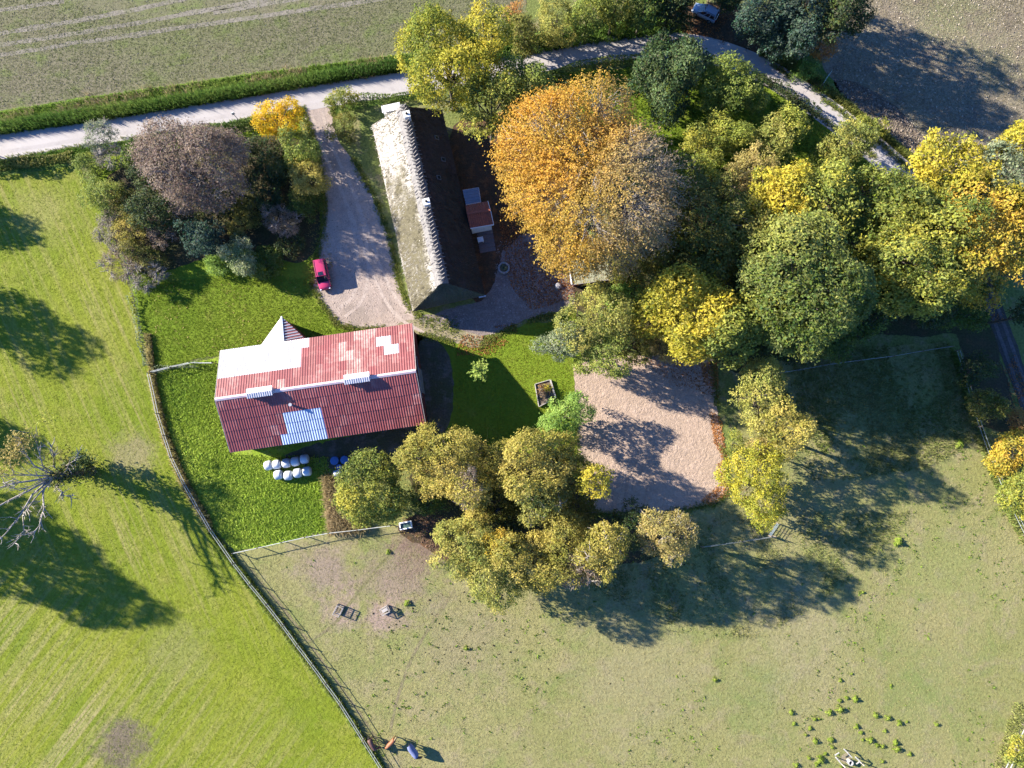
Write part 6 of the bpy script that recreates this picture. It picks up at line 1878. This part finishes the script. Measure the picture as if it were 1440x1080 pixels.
# ------------------------------------------------------------------ horses
def horse(label, px, py, heading, coat, mane, rug=None, s=1.0, head_turn=0.0, seed=0):
    root = thing('horse', label, 'horse', tuple(P(px, py, 0)), heading)
    hx = lambda x, y: (0.78 + x * math.cos(head_turn) - y * math.sin(head_turn), x * math.sin(head_turn) + y * math.cos(head_turn))
    v, e, rd = [], [], []

    def chain(start, pts):
        k = start
        for x, y, z, q in pts:
            v.append((x * s, y * s, z * s)); rd.append(q * s)
            if k is not None: e.append((k, len(v) - 1))
            k = len(v) - 1
        return k
    chain(None, [(-.42, 0, 1.22, .3)])
    rump = chain(0, [(-.72, 0, 1.2, .22)])
    chest = chain(0, [(-.1, 0, 1.15, .31), (.25, 0, 1.15, .3), (.52, 0, 1.18, .27)])
    n1, n2, n3, n4, n5 = hx(.0, 0), hx(.25, 0), hx(.46, 0), hx(.56, 0), hx(.66, 0)
    neck = chain(chest, [(*n1, 1.12, .2), (*n2, .86, .15), (*n3, .58, .13), (*n4, .36, .125), (*n5, .1, .085)])
    for sd_ in (-1, 1):
        f = sd_ * .06 * (1 if seed % 2 else -1)
        chain(0, [(-.56, sd_ * .17, .98, .17), (-.45 + f, sd_ * .18, .78, .12), (-.68 + f, sd_ * .18, .5, .06), (-.66 + f, sd_ * .18, .3, .045), (-.64 + f, sd_ * .18, .12, .045), (-.57 + f, sd_ * .18, .03, .055)])
        chain(chest, [(.5, sd_ * .16, .92, .13), (.47 - f, sd_ * .17, .72, .085), (.52 - f, sd_ * .17, .46, .06), (.51 - f, sd_ * .17, .28, .042), (.52 - f, sd_ * .17, .12, .045), (.58 - f, sd_ * .17, .03, .055)])
        ex, ey = hx(.4, sd_ * .07)
        chain(neck - 2, [(ex, ey + sd_ * .02, .68, .05), (ex - .03, ey + sd_ * .06, .84, .025)])
    me = bpy.data.meshes.new('body')
    me.from_pydata(v, e, [])
    o = bpy.data.objects.new('body', me)
    COL.objects.link(o)
    sk = o.modifiers.new('skin', 'SKIN'); sk.use_smooth_shade = True
    for i, q in enumerate(rd):
        d = me.skin_vertices[0].data[i]; d.radius = (q, q); d.use_root = (i == 0)
    sb_ = o.modifiers.new('sub', 'SUBSURF'); sb_.levels = sb_.render_levels = 2
    dg = bpy.context.evaluated_depsgraph_get()
    me2 = bpy.data.meshes.new_from_object(o.evaluated_get(dg))
    bpy.data.objects.remove(o)
    me2.name = 'body'
    me2.materials.clear(); me2.materials.append(coat)
    link_mesh('body', me2, None, root)
    MB().tube([(-.62 * s, 0, 1.26 * s), (-.84 * s, 0, 1.2 * s), (-.93 * s, .02, .95 * s), (-.92 * s, .03, .45 * s)], [.06 * s, .06 * s, .09 * s, .03 * s], 6).build('tail', mane, root, smooth=True)
    m = MB()
    for k in range(9):
        t = k / 8
        x, y = hx(-.05 + .48 * t, 0)
        z = 1.3 - .62 * t
        m.tube([(x * s, y * s, z * s), ((x - .03) * s, (y + .1) * s, (z - .03) * s), ((x - .02) * s, (y + .14) * s, (z - .22) * s)], [.05 * s, .045 * s, .015 * s], 4)
    m.build('mane', mane, root, smooth=True)
    if rug:
        vs, fs = [], []
        xs = [-.98, -.85, -.6, -.25, .1, .4, .62, .76]
        wd_ = [.2, .27, .36, .37, .37, .35, .31, .22]
        hz = [1.42, 1.5, 1.56, 1.5, 1.5, 1.5, 1.49, 1.42]
        for x, w, h in zip(xs, wd_, hz):
            for k in range(9):
                a = math.pi * k / 8
                y = math.cos(a) * w
                z = .78 + (h - .78) * max(0, math.sin(a)) ** .5
                vs.append((x * s, y * s, z * s))
        for i in range(7):
            for k in range(8): fs.append((i * 9 + k, i * 9 + k + 1, i * 9 + k + 10, i * 9 + k + 9))
        MB().poly(vs, fs).build('rug', rug, root, smooth=True)
    return root


def hd(a, b):
    d = P(*b) - P(*a)
    return math.atan2(d.y, d.x)


COAT_D, COAT_C, COAT_G = simple('dark_bay_coat', (.1, .05, .04), .6, .3, .25, 3), simple('chestnut_coat', (.24, .09, .04), .6, .3, .2, 3), simple('dark_brown_coat', (.05, .035, .03), .6, .3, .2, 3)
MANE_D, MANE_L, RUG = simple('black_mane', (.015, .013, .012), .7), simple('flaxen_mane', (.42, .3, .17), .7), simple('blue_grey_rug', (.13, .15, .26), .8, .2, .1, 4)
horse('dark bay horse grazing at the white fence', 525.0, 1041.0, hd((518, 1034), (526, 1049)), COAT_D, MANE_D, None, .98, .9, 1)
horse('chestnut horse with pale mane grazing between the other two horses', 552.0, 1040, hd((557, 1033), (545, 1045)), COAT_C, MANE_L, None, .92, .05, 2)
horse('dark horse in a blue rug, grazing farthest from the fence', 583.0, 1051.5, hd((577, 1043), (587, 1057)), COAT_G, MANE_D, RUG, 1.06, .25, 1)
